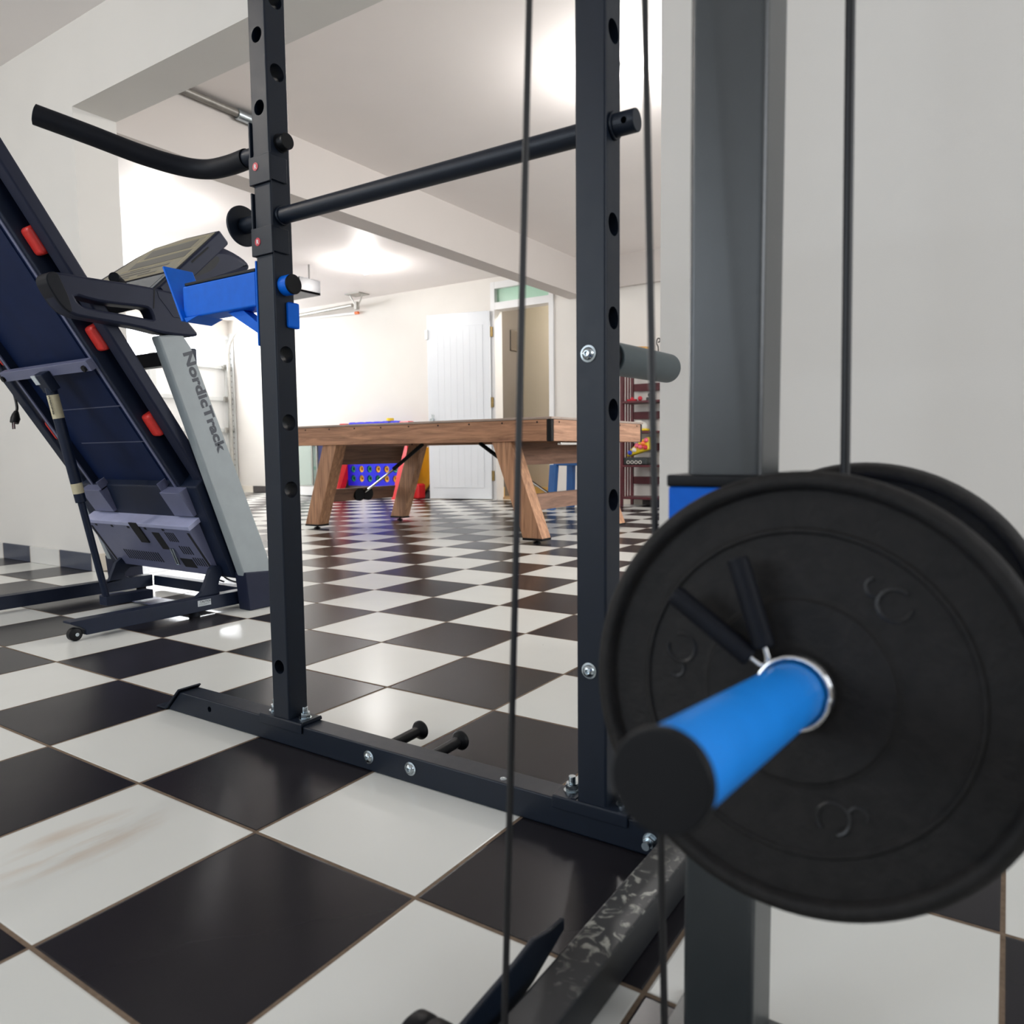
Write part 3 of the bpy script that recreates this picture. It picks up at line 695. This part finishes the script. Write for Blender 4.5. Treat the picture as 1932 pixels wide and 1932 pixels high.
# uprights
def arm_mesh(a0, a1):
    outer = [(.404, 1.010), (.33, 1.006), (.26, 1.008), (.193, 1.016), (.10, 1.020), (.03, 1.022), (-.016, 1.026), (-.045, 1.045), (-.070, 1.08), (-.088, 1.118), (-.082, 1.140), (-.055, 1.149), (.03, 1.149), (.2, 1.155), (.30, 1.152), (.345, 1.15), (.36, 1.10), (.365, 1.07), (.395, 1.04), (.412, 1.022)]
    hole = [(-.008, 1.088), (.05, 1.079), (.12, 1.079), (.19, 1.083), (.226, 1.084), (.236, 1.078), (.247, 1.052), (.242, 1.048), (.16, 1.052), (.06, 1.054), (.022, 1.056), (.004, 1.066)]
    me = curve_mesh([smooth_poly(outer, 1), smooth_poly(hole, 1)], a1-a0, .008)
    return MB().mesh(me, frame(W((a0+a1)/2, 0, 0), (0, 1, 0), (0, 0, 1)))
for side, (a0, a1) in enumerate(((.055, .1), (-.87, -.825))):
    up = bcprism(MB(), [(.568, .13), (.294, .907), (.262, .998), (.355, 1.016), (.387, .972), (.673, .218), (.702, .13)], a0, a1, .008)
    u = obj('upright', up, M['tmgrey'], tm)
    if side == 0:
        me = text_mesh('NordicTrack', .050, .0003, 1.03, .0021)
        w0 = max(v.co.x for v in me.vertices); k = .372/w0
        mxx = frame(W(a1+.0003, .352, .951), (0, .337, -.941), (0, .941, .337)) @ MX.Diagonal((k, 1.0, 1, 1))
        obj('lettering', MB().mesh(me, mxx), M['tmtext'], u)
    obj('upright_boot', bcprism(MB(), [(.58, .001), (.69, .001), (.705, .02), (.702, .14), (.565, .15), (.575, .05)], a0-.012, a1+.008, .004), M['tmplastic'], tm)
    ah = obj('handrail', arm_mesh(a0-.012, a1+.006), M['tmplastic'], tm)
    if side == 0:
        obj('grip_end', bcprism(MB(), smooth_poly([(-.014, 1.026), (-.045, 1.045), (-.072, 1.083), (-.0895, 1.118), (-.082, 1.142), (-.053, 1.1495), (-.042, 1.12), (-.022, 1.075)], 1), a0-.014, a1+.008, .004), M['rubber'], ah)
        obj('hub_cover', bcprism(MB(), [(.262, 1.146), (.352, 1.142), (.352, 1.066), (.318, 1.066), (.29, 1.10), (.268, 1.124)], a1+.005, a1+.0075, .001), M['tmplastic'], ah)
        obj('grip_seam', bcprism(MB(), [(.252, 1.15), (.256, 1.15), (.25, 1.085), (.246, 1.085)], a1+.0055, a1+.0068), M['hole'], ah)
obj('frame_crossbar', MB().box(W(-.83, .455, .935), W(-.03, .495, .99), .004), M['tmblack'], tm)
# console
SD = V((0, .7125, .7017)); SN = V((0, -.7017, .7125))                    # up the slope, out of the face
CB = V((0, .306, 1.175))
def con(a, s, h): return O+CB+V((a, 0, 0))+SD*s+SN*h
CMX = MX.Identity(4)
for i in range(3): CMX[i][0] = (1, 0, 0)[i]; CMX[i][1] = SD[i]; CMX[i][2] = SN[i]; CMX[i][3] = (O+CB)[i]
shape = [(.055, .0), (.055, .34), (.045, .352), (-.17, .366), (-.36, .350), (-.44, .30), (-.60, .12), (-.66, .03), (-.66, -.02), (-.3, -.03), (.03, -.02)]
cs = obj('console', MB().mesh(curve_mesh([shape], .055, .006), CMX @ MX.Translation((0, 0, -.028))), M['tmplastic'], tm)
obj('display_panel', MB().mesh(curve_mesh([[(.038, .10), (.038, .335), (-.17, .352), (-.345, .337), (-.41, .29), (-.54, .12), (-.5, .10)]], .002), CMX @ MX.Translation((0, 0, .001))), M['console'], cs)
prn = MB()
for (a0, a1, s0, s1) in ((-.33, -.03, .255, .31), (-.36, .0, .19, .235), (-.40, -.06, .155, .165), (-.33, -.24, .172, .176), (-.40, -.16, .135, .145), (-.38, -.28, .118, .126), (-.22, -.1, .118, .126)):
    prn.box((a0, s0, .0018), (a1, s1, .0026), 0, CMX)
obj('print', prn, M['consoledark'], cs)
lnm = MB()
for (a0, a1, s0, s1) in ((-.36, .01, .243, .246), (.012, .015, .14, .325), (-.36, .012, .322, .325), (-.42, .01, .112, .115), (-.40, -.05, .178, .181), (-.36, -.357, .24, .32)):
    lnm.box((a0, s0, .0018), (a1, s1, .0027), 0, CMX)
obj('print_line', lnm, M['consoleline'], cs)
obj('tray', MB().box((-.56, -.012, .0), (.02, .085, .0025), .001, CMX).box((-.30, .0, .002), (.0, .075, .0035), .001, CMX), M['screen'], cs)
obj('console_hood', MB().mesh(curve_mesh([smooth_poly([(.50, 1.20), (.36, 1.175), (.345, 1.225), (.60, 1.39), (.66, 1.404), (.715, 1.392), (.765, 1.372), (.783, 1.345), (.762, 1.318), (.62, 1.25)], 1)], .50, .03), frame(W(-.31, 0, 0), (0, 1, 0), (0, 0, 1))), M['tmplastic'], tm)
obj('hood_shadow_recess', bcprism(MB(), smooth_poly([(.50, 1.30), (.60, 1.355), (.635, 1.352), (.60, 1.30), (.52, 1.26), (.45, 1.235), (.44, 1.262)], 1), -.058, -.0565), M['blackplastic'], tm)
obj('edge_slot', bcprism(MB(), [(.43, 1.282), (.50, 1.348), (.504, 1.344), (.434, 1.278)], .0545, .0562), M['hole'], cs)
obj('pulse_grip', MB().cyl(W(.05, .150, 1.176), W(-.08, .25, 1.185), .0175, n=28, bev=.004), M['rubber'], tm)
# deck (local: x=a, y=s along the deck, z=t towards its underside)
deck = obj('deck_board', MB().box((-.60, .10, .012), (-.16, 1.70, .034), .003, DMX).box((-.66, .1, .02), (-.09, 1.70, .030), .002, DMX), M['tmdark'], tm)
obj('belt', MB().box((-.62, .12, -.004), (-.14, 1.68, .0), .001, DMX), M['rubber'], tm)
obj('foot_rail', MB().box((-.008, .30, -.016), (.05, 1.72, .028), .008, DMX), M['tmplastic'], tm)
obj('foot_rail', MB().box((-.81, .30, -.016), (-.745, 1.72, .05), .008, DMX), M['tmblack'], tm)
for a0, a1, l0, l1 in ((-.085, -.05, -.085, -.072), (-.685, -.655, -.668, -.655)):
    fr = obj('frame_rail', MB().box((a0, .25, .0), (a1, 1.70, .060), .003, DMX), M['tmblack'], tm)
    obj('rail_lip', MB().box((l0, .25, .058), (l1, 1.70, .0635), .001, DMX), M['tmhood'], fr)
obj('side_panel', MB().box((-.06, .28, -.014), (.0, 1.70, -.004), .001, DMX), M['tmblack'], tm)
cb = obj('deck_crossbar', MB().box((-.70, .932, .058), (-.075, .97, .085), .002, DMX), M['tmhood'], tm)
for a in (-.69, -.105): obj('bolt', MB().cyl(DMX @ V((a, .945, .083)), DMX @ V((a, .945, .094)), .011, n=6), M['blackplastic'], cb)
for s in (1.347, 1.02, .686):
    for a in (-.03, -.72):
        cu = obj('cushion', MB().box((a-.026, s-.044, -.005), (a+.026, s+.044, .043), .013, DMX, 3), M['redcush'], tm)
obj('seam', MB().box((-.58, .62, .0338), (-.13, .624, .0345), 0, DMX).box((-.58, .77, .0338), (-.13, .774, .0345), 0, DMX), mat('belly_seam', (70, 74, 96), .6), deck)
# motor cover: nose and under-hood
nose = bcprism(MB(), [(P0.y+E.y*s+NN.y*t, P0.z+E.z*s+NN.z*t) for s, t in ((.46, -.02), (.36, -.022), (.22, .004), (.13, .026), (.05, .056), (.028, .075), (.035, .105), (.07, .135), (.33, .085), (.44, .062))], -.80, .045, .006)
obj('motor_cover', nose, M['tmblack'], tm)
hd = obj('motor_hood', MB().box((-.735, .075, .06), (-.022, .312, .142), .002, DMX), M['tmhood'], tm)
obj('hood_lip', MB().box((-.745, .300, .058), (-.008, .318, .145), .0015, DMX), mat('hood_lip_lit_grey', (160, 163, 192), .38, noise=.05, nscale=20), hd)  # paler than the hood: light on its top face put into the colour
vt = MB()
for k in range(16): vt.box((-.60+k*.0165, .115, .1415), (-.5925+k*.0165, .165, .1428), 0, DMX)
obj('vent_grille', vt, M['hole'], hd)
for (xa, dx, sa_, sb_) in ((-.195, .013, .235, .28), (-.16, .015, .175, .215), (-.12, .015, .12, .16)):
    vt = MB()
    for k in range(5): vt.box((xa+k*dx, sa_, .1415), (xa+k*dx+.0065, sb_, .1428), 0, DMX)
    obj('vent_grille', vt, M['hole'], hd)
for k in range(5): obj('hood_slot', MB().box((-.68+k*.12, .286, .1415), (-.665+k*.12, .296, .1428), 0, DMX), M['hole'], hd)
for p, q_ in (((-.40, .22, .1415), (-.345, .318, .1475)), ((-.285, .19, .1415), (-.235, .275, .1428)), ((-.21, .105, .1415), (-.13, .15, .1428)), ((-.045, .09, .1415), (-.03, .285, .1428)), ((-.725, .09, .1415), (-.71, .285, .1428))):
    obj('hood_opening', MB().box(p, q_, 0, DMX), M['hole'], hd)
obj('latch', MB().tube([DMX @ V((-.225, .20, .145)), DMX @ V((-.225, .13, .158)), DMX @ V((-.21, .13, .158)), DMX @ V((-.21, .20, .145))], .004, 8), M['zinc'], hd)
for a0, a1 in ((-.70, -.555), (-.135, -.012)):
    obj('hood_bracket', MB().box((a0, .33, .055), (a1, .438, .10), .002, DMX).box((a1-.004 if a0 < -.5 else a0, .43, .05), (a1 if a0 < -.5 else a0+.004, .47, .09), .001, DMX), M['tmhood'], tm)
# lift strut
def lp(p, q, k): return V(p)+(V(q)-V(p))*k
s0 = W(-.36, .289, .045); s1 = W(-.365, .125, .875)
st = obj('lift_strut', MB().cyl(s0, lp(s0, s1, .55), .0125, n=20), M['tmblack'], tm)
obj('strut_body', MB().cyl(lp(s0, s1, .46), s1, .019, n=24, bev=.002), M['tmblack'], st)
obj('strut_clamp', MB().box((-.40, .885, .085), (-.335, .955, .12), .004, DMX), M['tmblack'], st)
obj('strut_tab', MB().box((-.408, .92, .118), (-.378, .955, .1225), .001, DMX), M['labelgrey'], st)
q = V(s1-s0).normalized(); xx = q.cross(V((1, 0, 0))).normalized()
fy = V((1, 0, 0)); 
wn = obj('warning_label', MB().cyl(lp(s0, s1, .83), lp(s0, s1, .93), .0196, n=24), M['sticker'], st)
obj('lettering', MB().mesh(text_mesh('WARNING', .014, .0001, 1, .0004), frame(lp(s0, s1, .925)+V((.006, -.0194, 0)), -q, V((1, 0, 0)) if True else fy)), M['ink'], wn)
obj('warning_label', MB().cyl(lp(s0, s1, .50), lp(s0, s1, .545), .0196, n=24), M['sticker'], st)
obj('strut_foot', MB().box(W(-.385, .272, .028), W(-.335, .46, .062), .002), M['tmblack'], st)
# power cord hanging behind the deck
pc = obj('power_cord', MB().tube(spline([W(-.74, .12, .95), W(-.86, .21, .90), W(-.87, .228, .86), W(-.86, .233, .80), W(-.855, .226, .772)], 6), .0055, 10), M['cable'], tm)
obj('plug', MB().tube([W(-.855, .228, .78), W(-.852, .223, .765), W(-.85, .220, .75), W(-.848, .214, .733)], [.008, .014, .018, .016], 14), M['blackplastic'], pc)
obj('prong', MB().box(W(-.858, .208, .708), W(-.854, .213, .735)).box(W(-.842, .208, .708), W(-.838, .213, .735)), M['zinc'], pc)
obj('motor_wire', MB().tube(spline([W(-.2, .66, .12), W(-.12, .66, .088), W(-.05, .68, .078), W(.02, .69, .074), W(.045, .69, .074)], 6), .004, 8).tube(spline([W(-.3, .66, .11), W(-.25, .675, .085), W(-.2, .69, .07)], 6), .004, 8), M['cable'], tm)

# ------------------------------------------------------------------ games table
TX0, TX1, TY0, TY1 = -3.46, -1.093, 3.36, 4.765
tbl = thing('pool_table', (-2.27, 4.05, 0), 'long oak finish games table with splayed legs, in the far bay', 'table')
obj('side_board', MB().box((TX0+.03, TY0, .66), (TX1-.035, TY0+.03, .797), .003), M['woodx'], tbl)
obj('side_board', MB().box((TX0+.03, TY1-.03, .66), (TX1-.035, TY1, .797), .003), M['woodx'], tbl)
obj('end_panel', MB().box((TX1-.03, TY0+.035, .66), (TX1, TY1-.035, .797), .003), M['woody'], tbl)
obj('end_panel', MB().box((TX0, TY0+.035, .66), (TX0+.03, TY1-.035, .797), .003), M['woody'], tbl)
obj('top_rail', MB().box((TX0-.006, TY0-.006, .797), (TX1+.006, TY0+.12, .813), .004).box((TX0-.006, TY1-.12, .797), (TX1+.006, TY1+.006, .813), .004)
    .box((TX0-.006, TY0+.12, .797), (TX0+.12, TY1-.12, .813), .004).box((TX1-.12, TY0+.12, .797), (TX1+.006, TY1-.12, .813), .004), M['ledge'], tbl)
obj('playing_bed', MB().box((TX0+.03, TY0+.03, .70), (TX1-.03, TY1-.03, .765), .003), mat('table_cloth_grey', (96, 100, 104), .8), tbl)
for cx, cy, sx, sy in ((TX0, TY0, 1, 1), (TX0, TY1, 1, -1), (TX1, TY0, -1, 1), (TX1, TY1, -1, -1)):
    obj('corner_guard', MB().box((cx, cy, .658), (cx+sx*.036, cy+sy*.036, .7975), .008), M['blackplastic'], tbl)
for k in range(9): obj('screw', MB().cyl((TX0+.12+k*.268, TY0+.002, .781), (TX0+.12+k*.268, TY0-.002, .781), .006, n=10), M['hole'], tbl)
for k in range(5): obj('screw', MB().cyl((TX1-.002, TY0+.1+k*.3, .781), (TX1+.002, TY0+.1+k*.3, .781), .006, n=10), M['hole'], tbl)
def tleg(xt, xb, y0, y1):
    w = .148
    l = obj('leg', MB().prism([(xt, y0, .66), (xt+w, y0, .66), (xb+w, y0, .034), (xb, y0, .034)], (0, y1-y0, 0), .003), M['woodz'], tbl)
    obj('leg_pad', MB().box((xb-.002, y0-.002, .02), (xb+w+.002, y1+.002, .035), .002), M['blackplastic'], l)
    obj('leveller', MB().lathe([(0, 0), (.026, 0), (.024, .006), (.008, .012), (.008, .022), (0, .022)], (xb+w/2, (y0+y1)/2, 0), (0, 0, 1), 20), M['blackplastic'], l)
for xt, xb in ((-3.165, -3.392), (-1.558, -1.322)):
    fy0 = 4.235 if xb < xt else 4.52
    dx = .10 if xb < xt else 0
    tleg(xt, xb, 3.375, 3.485); tleg(xt+dx, xb+dx, fy0+(.03 if dx else 0), fy0+.11); PL = fy0-3.485
    xm = xt+.05+(xb-xt)*.12; xm2 = xt+.05+(xb-xt)*.62
    obj('leg_panel', MB().prism([(xt+.055, 3.485, .655), (xt+.085, 3.485, .655), (xt+.085+(xb-xt)*.24, 3.485, .505), (xt+.055+(xb-xt)*.24, 3.485, .505)], (0, PL, 0), .002), M['wooddark'], tbl)
    obj('stretcher', MB().prism([(xt+.055+(xb-xt)*.56, 3.485, .31), (xt+.095+(xb-xt)*.56, 3.485, .31), (xt+.095+(xb-xt)*.72, 3.485, .205), (xt+.055+(xb-xt)*.72, 3.485, .205)], (0, PL, 0), .002), M['wooddark'], tbl)
    sgn = 1 if xb < xt else -1
    hx_ = xt+.075+(xb-xt)*.63+sgn*.03
    b = obj('brace', MB().cyl((hx_, 3.86, .27), (hx_+sgn*.36, 3.86, .48), .009, n=12), M['chrome'], tbl)
    obj('brace_sleeve', MB().cyl((hx_+sgn*.33, 3.86, .465), (hx_+sgn*.64, 3.86, .66), .015, n=14), M['blackplastic'], b)
    obj('brace_bracket', MB().cyl((hx_-sgn*.02, 3.80, .255), (hx_+sgn*.004, 3.80, .255), .055, n=20).cyl((hx_-sgn*.02, 3.90, .255), (hx_+sgn*.004, 3.90, .255), .055, n=20), M['blackplastic'], b)
obj('under_bar', MB().box((-1.16, 3.55, .635), (-1.13, 3.95, .655), .004), M['chrome'], tbl)

# ------------------------------------------------------------------ giant connecting game
gm = thing('connect_game', (-5.76, 6.69, 0), 'giant blue grid board game on red legs, beyond the wooden table', 'game')
cols = [-6.156+k*.1524 for k in range(6)]; rows = [.253+.128*k for k in range(6)]
gx0, gx1 = -6.257, -5.292
hol = []
for cx in cols:
    for cz in rows: hol.append([(cx+.047*math.cos(a), cz+.047*math.sin(a)) for a in [2*PI*k/28 for k in range(28)]])
top = [(gx1, .155), (gx1, .985)]
for cx in reversed(cols): top += [(cx+.07, .985), (cx+.045, 1.012), (cx-.045, 1.012), (cx-.07, .985)]
top += [(gx0, .985), (gx0, .155)]
for y in (6.66, 6.72):
    obj('grid_panel', MB().mesh(curve_mesh([top]+hol, .012), frame(V((0, y, 0)), (1, 0, 0), (0, 0, 1))), M['c4blue'], gm)
for x0, x1, k in ((-6.47, -6.262, -1), (-5.287, -5.06, 1)):
    lg = obj('leg', MB().prism([(x0 if k < 0 else x1, 6.45, 0), (x1 if k < 0 else x0, 6.45, 0), (x1 if k < 0 else x0, 6.64, .42), (x1 if k < 0 else x0, 6.64, 1.0), (x0+.09 if k < 0 else x1-.07, 6.64, 1.0)], (0, .10, 0), .006), M['c4red'], gm)
obj('leg_slot', MB().box((-6.41, 6.44, .16), (-6.385, 6.56, .40)), M['hole'], gm)
obj('foot', MB().box((-6.47, 6.36, .0), (-6.33, 6.86, .06), .015), M['c4red'], gm)
obj('foot', MB().box((-5.06, 6.60, 0), (-4.96, 6.76, .2), .03), M['c4red'], gm)
pat = {(0, 0): 'g', (0, 1): 'y', (0, 2): 'g', (0, 3): 'g', (0, 4): 'y', (0, 5): 'y', (1, 0): 'g', (1, 1): 'y', (1, 2): 'g', (1, 3): 'y', (1, 4): 'y', (1, 5): 'g', (3, 1): 'y', (3, 3): 'g'}
src = {}
names = ['first', 'second', 'third', 'fourth', 'fifth', 'last']
for (r, k), ch in pat.items():
    cw = 'green' if ch == 'g' else 'yellow'
    lb = '%s ring disc, %s row of the blue grid game, %s column from left' % (cw, ('bottom', 'second lowest', '', 'fourth lowest')[r], names[k])
    if ch not in src:
        o = obj('game_disc', MB().lathe([(.022, -.018), (.022, .016), (.026, .020), (.046, .020), (.051, .014), (.051, -.014), (.046, -.020), (.026, -.020), (.022, -.018)], (0, 0, 0), (0, 1, 0), 32), M['grn' if ch == 'g' else 'yel'])
        src[ch] = o
    else:
        o = src[ch].copy(); COL.objects.link(o)
    o.location = (cols[k], 6.69, rows[r]); tag(o, lb, 'game disc', 'discs in the giant grid game')
tag(obj('toy_slide', MB().prism([(-5.16, 6.88, 0.0), (-4.99, 6.88, 0.2), (-5.0, 6.88, .66), (-5.3, 6.88, .70), (-5.34, 6.88, 0.0)], (0, .03, 0), .01), M['yel']), 'orange yellow plastic panel leaning at the back wall by the white door', 'panel')
tag(obj('game_token', MB().cyl((-5.49, 6.69, 1.012), (-5.49, 6.69, 1.05), .05, n=20, bev=.004), M['toyyel']), 'yellow disc lying on top of the blue grid game', 'game disc')
# glass display cabinet and navy box
tk = thing('display_tank', (-6.97, 6.7, 0), 'glass fronted display tank on a white base at the back wall', 'tank')
TA, TB, TF = -7.20, -6.745, 6.55
obj('base', MB().box((TA, TF, .01), (TB, 6.88, .135), .006), M['alu'], tk)
obj('plinth_strip', MB().box((TA+.01, TF+.004, 0), (TB-.01, 6.87, .012)), M['hole'], tk)
obj('back_panel', MB().box((TA+.02, 6.83, .15), (TB-.02, 6.86, .76), .002), M['tankback'], tk)
fm = MB().box((TA, TF, .135), (TB, 6.88, .15), .002).box((TA, TF, .76), (TB, 6.88, .78), .003)
for x in (TA, TB-.02, -6.86): fm.box((x, TF, .15), (x+.02, TF+.02, .76))
obj('frame', fm, M['galv'], tk)
obj('glass_pane', MB().box((TA+.02, TF+.006, .15), (TB-.02, TF+.011, .76)), M['tankglass'], tk)
obj('green_ornament', MB().box((-6.95, 6.66, .37), (-6.85, 6.74, .42), .01).sph((-6.86, 6.66, .41), .025).cyl((-6.9, 6.7, .15), (-6.9, 6.7, .37), .015, n=10), M['grn'], tk)
tag(obj('navy_locker', MB().box((-6.735, 6.56, .0), (-6.51, 6.86, .76), .01).box((-6.72, 6.555, .04), (-6.525, 6.56, .72), .003), M['navy']), 'navy blue box unit standing beside the glass display tank', 'locker')
# blue stool
sl = thing('plastic_stool', (-2.25, 6.0, 0), 'blue moulded plastic stool behind the wooden table by the doorway', 'stool')
obj('seat', MB().box((-2.53, 5.80, .475), (-2.13, 6.2, .50), .012).box((-2.51, 5.81, .45), (-2.15, 6.19, .478), .008), M['stoolblue'], sl)
for sx in (-1, 1):
    for sy in (-1, 1):
        cx, cy = -2.33+sx*.175, 6.0+sy*.175; bx_, by_ = -2.33+sx*.2, 6.0+sy*.2
        obj('leg', MB().prism([(cx-.035, cy-.035, .46), (cx+.035, cy-.035, .46), (cx+.035, cy+.035, .46), (cx-.035, cy+.035, .46)], (bx_-cx, by_-cy, -.455), .004), M['stoolblue'], sl)
# slatted shelf with toys
SX0, SX1, SY0, SY1 = -2.15, -1.45, 6.60, 6.90
sh = thing('slatted_bookshelf', (-1.8, 6.75, 0), 'mahogany shelf unit with slatted sides standing by the back wall', 'shelf')
for x in (SX0, SX1-.03):
    for y in (SY0, SY1-.03): obj('post', MB().box((x, y, .0), (x+.03, y+.03, 1.585), .003), M['mahog'], sh)
    for k in range(3): obj('slat', MB().box((x+.008, SY0+.058+k*.066, .10), (x+.02, SY0+.083+k*.066, 1.54), .002), M['mahog'], sh)
SZ = [.10, .44, .795, 1.112, 1.56]
for z in SZ: obj('shelf_board', MB().box((SX0+.003, SY0, z-.022), (SX1-.003, SY1, z), .003), M['mahog'], sh)
for z in (.27, .63, .97, 1.27): obj('back_slat', MB().box((SX0+.02, SY1-.02, z-.04), (SX1-.02, SY1-.005, z+.04), .002), M['mahog'], sh)
def toy(name, mb, m, label, cat='toy'): return tag(obj(name, mb, m), label, cat, 'things on the slatted shelf')
toy('toy_car', MB().box((-2.10, 6.66, 1.1135), (-2.0, 6.72, 1.135), .008).sph((-2.05, 6.69, 1.138), .02), M['toyred'], 'red toy car on the upper shelf, next to the slatted side')
toy('toy_ball', MB().sph((-1.955, 6.68, 1.1385), .025), M['toyred'], 'round red toy on the upper shelf in front of a small dark figure')
toy('toy_figure', MB().box((-1.90, 6.70, 1.1135), (-1.82, 6.74, 1.15), .01).sph((-1.86, 6.72, 1.172), .022), M['darktray'], 'small dark toy figure on the upper shelf')
t = thing('plush_toy', (-1.95, 6.7, .795), 'white and yellow toy slumped on the middle shelf', 'toy', 'things on the slatted shelf')
obj('body', MB().sph((-1.93, 6.68, .8475), .05, (1.1, .8, 1)).sph((-1.97, 6.67, .89), .03, (1.6, .6, .8)), M['toywhite'], t); obj('band', MB().box((-2.0, 6.64, .797), (-1.86, 6.74, .822), .01), M['toyyel'], t)
t = thing('toy_tray', (-1.98, 6.7, .44), 'dark mesh tray on the lower shelf under the bright bag', 'tray', 'things on the slatted shelf')
obj('tray', MB().box((-2.12, 6.62, .442), (-1.86, 6.80, .52), .01), M['darktray'], t)
for k in range(4): obj('ring', MB().tube([V((-2.06+k*.045+.016*math.cos(a), 6.615, .47+.016*math.sin(a))) for a in [2*PI*j/16 for j in range(17)]], .003, 6), M['toywhite'], t)
t = thing('ball_bag', (-1.98, 6.7, .52), 'yellow net bag of pink, blue and white balls on the lower shelf', 'bag', 'things on the slatted shelf')
obj('bag', MB().prism([(-2.1, 6.64, .522), (-1.84, 6.64, .60), (-1.84, 6.64, .74), (-1.92, 6.64, .71), (-2.08, 6.64, .585)], (0, .12, 0), .02), M['toyyel'], t)
for k, (x, z, m_) in enumerate(((-2.05, .57, 'toyblue'), (-2.0, .60, 'toywhite'), (-1.97, .645, 'pink'), (-1.93, .63, 'pink'), (-1.9, .67, 'orange'), (-1.875, .625, 'toyred'), (-1.865, .70, 'pink'))):
    obj('ball', MB().sph((x, 6.635, z), .025), M[m_], t)
tag(obj('straw_bowl', MB().lathe([(0, 0), (.06, 0), (.11, .06), (.12, .105), (.112, .105), (.10, .06), (.05, .012), (0, .012)], (-1.965, 6.72, 1.562), (0, 0, 1), 32), M['straw']), 'woven straw bowl on top of the slatted shelf', 'bowl')
bs = thing('wire_stand', (-1.77, 6.72, 1.56), 'black wire hook stand on top of the slatted shelf', 'stand')
obj('foot', MB().box((-1.82, 6.67, 1.562), (-1.72, 6.77, 1.58), .003), M['blackplastic'], bs)
obj('hook', MB().tube(spline([(-1.77, 6.72, 1.575), (-1.772, 6.72, 1.66), (-1.79, 6.72, 1.70), (-1.78, 6.72, 1.745), (-1.755, 6.72, 1.745), (-1.755, 6.72, 1.715), (-1.775, 6.72, 1.71)], 6), .006, 8), M['blackplastic'], bs)

# ------------------------------------------------------------------ light
def light(name, kind, loc, power, colr, size=.05, **kw):
    l = bpy.data.lights.new(name, kind); l.energy = power; l.color = colr
    o = bpy.data.objects.new(name, l); COL.objects.link(o); o.location = loc
    if kind == 'POINT': l.shadow_soft_size = size
    if kind == 'AREA':
        l.shape = 'RECTANGLE'; l.size, l.size_y = size
        o.rotation_euler = kw['rot']
    return o
for (p, _), pw in zip(LAMPS, (29, 25, 40, 44, 70, 58)):  # last three powers feed the added, unseen lamps
    light('bulb_light', 'POINT', (p[0], p[1], ZC-.15), pw, (1, .94, .86) if pw == 58 else (1, .972, .945), .05)
# daylight through the windows and the garage door's panes
light('window_daylight', 'AREA', (-2.0, -4.0, 1.58), 70, (.80, .90, 1.0), (2.7, 1.3), rot=(PI/2, 0, 0))
light('window_daylight', 'AREA', (1.9, -4.0, 1.58), 8, (.84, .92, 1.0), (2.5, 1.3), rot=(PI/2, 0, 0))
light('window_daylight', 'AREA', (4.04, -.05, 1.58), 32, (.93, .96, 1.0), (1.3, 2.0), rot=(0, PI/2, 0))
light('window_daylight', 'AREA', (4.04, 4.2, 1.58), 120, (.95, .98, 1.0), (1.3, 3.1), rot=(0, PI/2, 0))
light('garage_daylight', 'AREA', (XG+.06, 4.2, 2.2), 150, (.95, .98, 1.0), (.36, 5.0), rot=(0, -PI/2, 0))
w = bpy.data.worlds.new('sky'); SC.world = w; w.use_nodes = True
bg = w.node_tree.nodes['Background']; bg.inputs[0].default_value = (.75, .86, 1, 1); bg.inputs[1].default_value = 1.0

# ------------------------------------------------------------------ camera
cam = bpy.data.cameras.new('camera'); co = bpy.data.objects.new('camera', cam); COL.objects.link(co)
yaw, pit, roll = -.5832, -.0803, -.0107
fw = V((math.sin(yaw)*math.cos(pit), math.cos(yaw)*math.cos(pit), math.sin(pit)))
rt = V((math.cos(yaw), -math.sin(yaw), 0)); up = rt.cross(fw)
r2 = rt*math.cos(roll)+up*math.sin(roll); u2 = up*math.cos(roll)-rt*math.sin(roll)
mxc = MX.Identity(4)
for i in range(3): mxc[i][0] = r2[i]; mxc[i][1] = u2[i]; mxc[i][2] = -fw[i]; mxc[i][3] = (3.9558*T, -2.2169*T, 1.8083*T)[i]
co.matrix_world = mxc
cam.sensor_fit = 'HORIZONTAL'; cam.sensor_width = 36; cam.lens = 36*1419.06/1932
cam.clip_start = .02
cam.dof.use_dof = True; cam.dof.focus_distance = 2.0; cam.dof.aperture_fstop = 6.5
SC.camera = co
SC.view_settings.view_transform = 'Standard'; SC.view_settings.look = 'None'; SC.view_settings.gamma = 1; SC.view_settings.exposure = 0.2; SC.view_settings.use_curve_mapping = False
SC.cycles.max_bounces = 10; SC.cycles.diffuse_bounces = 6; SC.cycles.glossy_bounces = 5; SC.cycles.caustics_reflective = False; SC.cycles.sample_clamp_indirect = 6
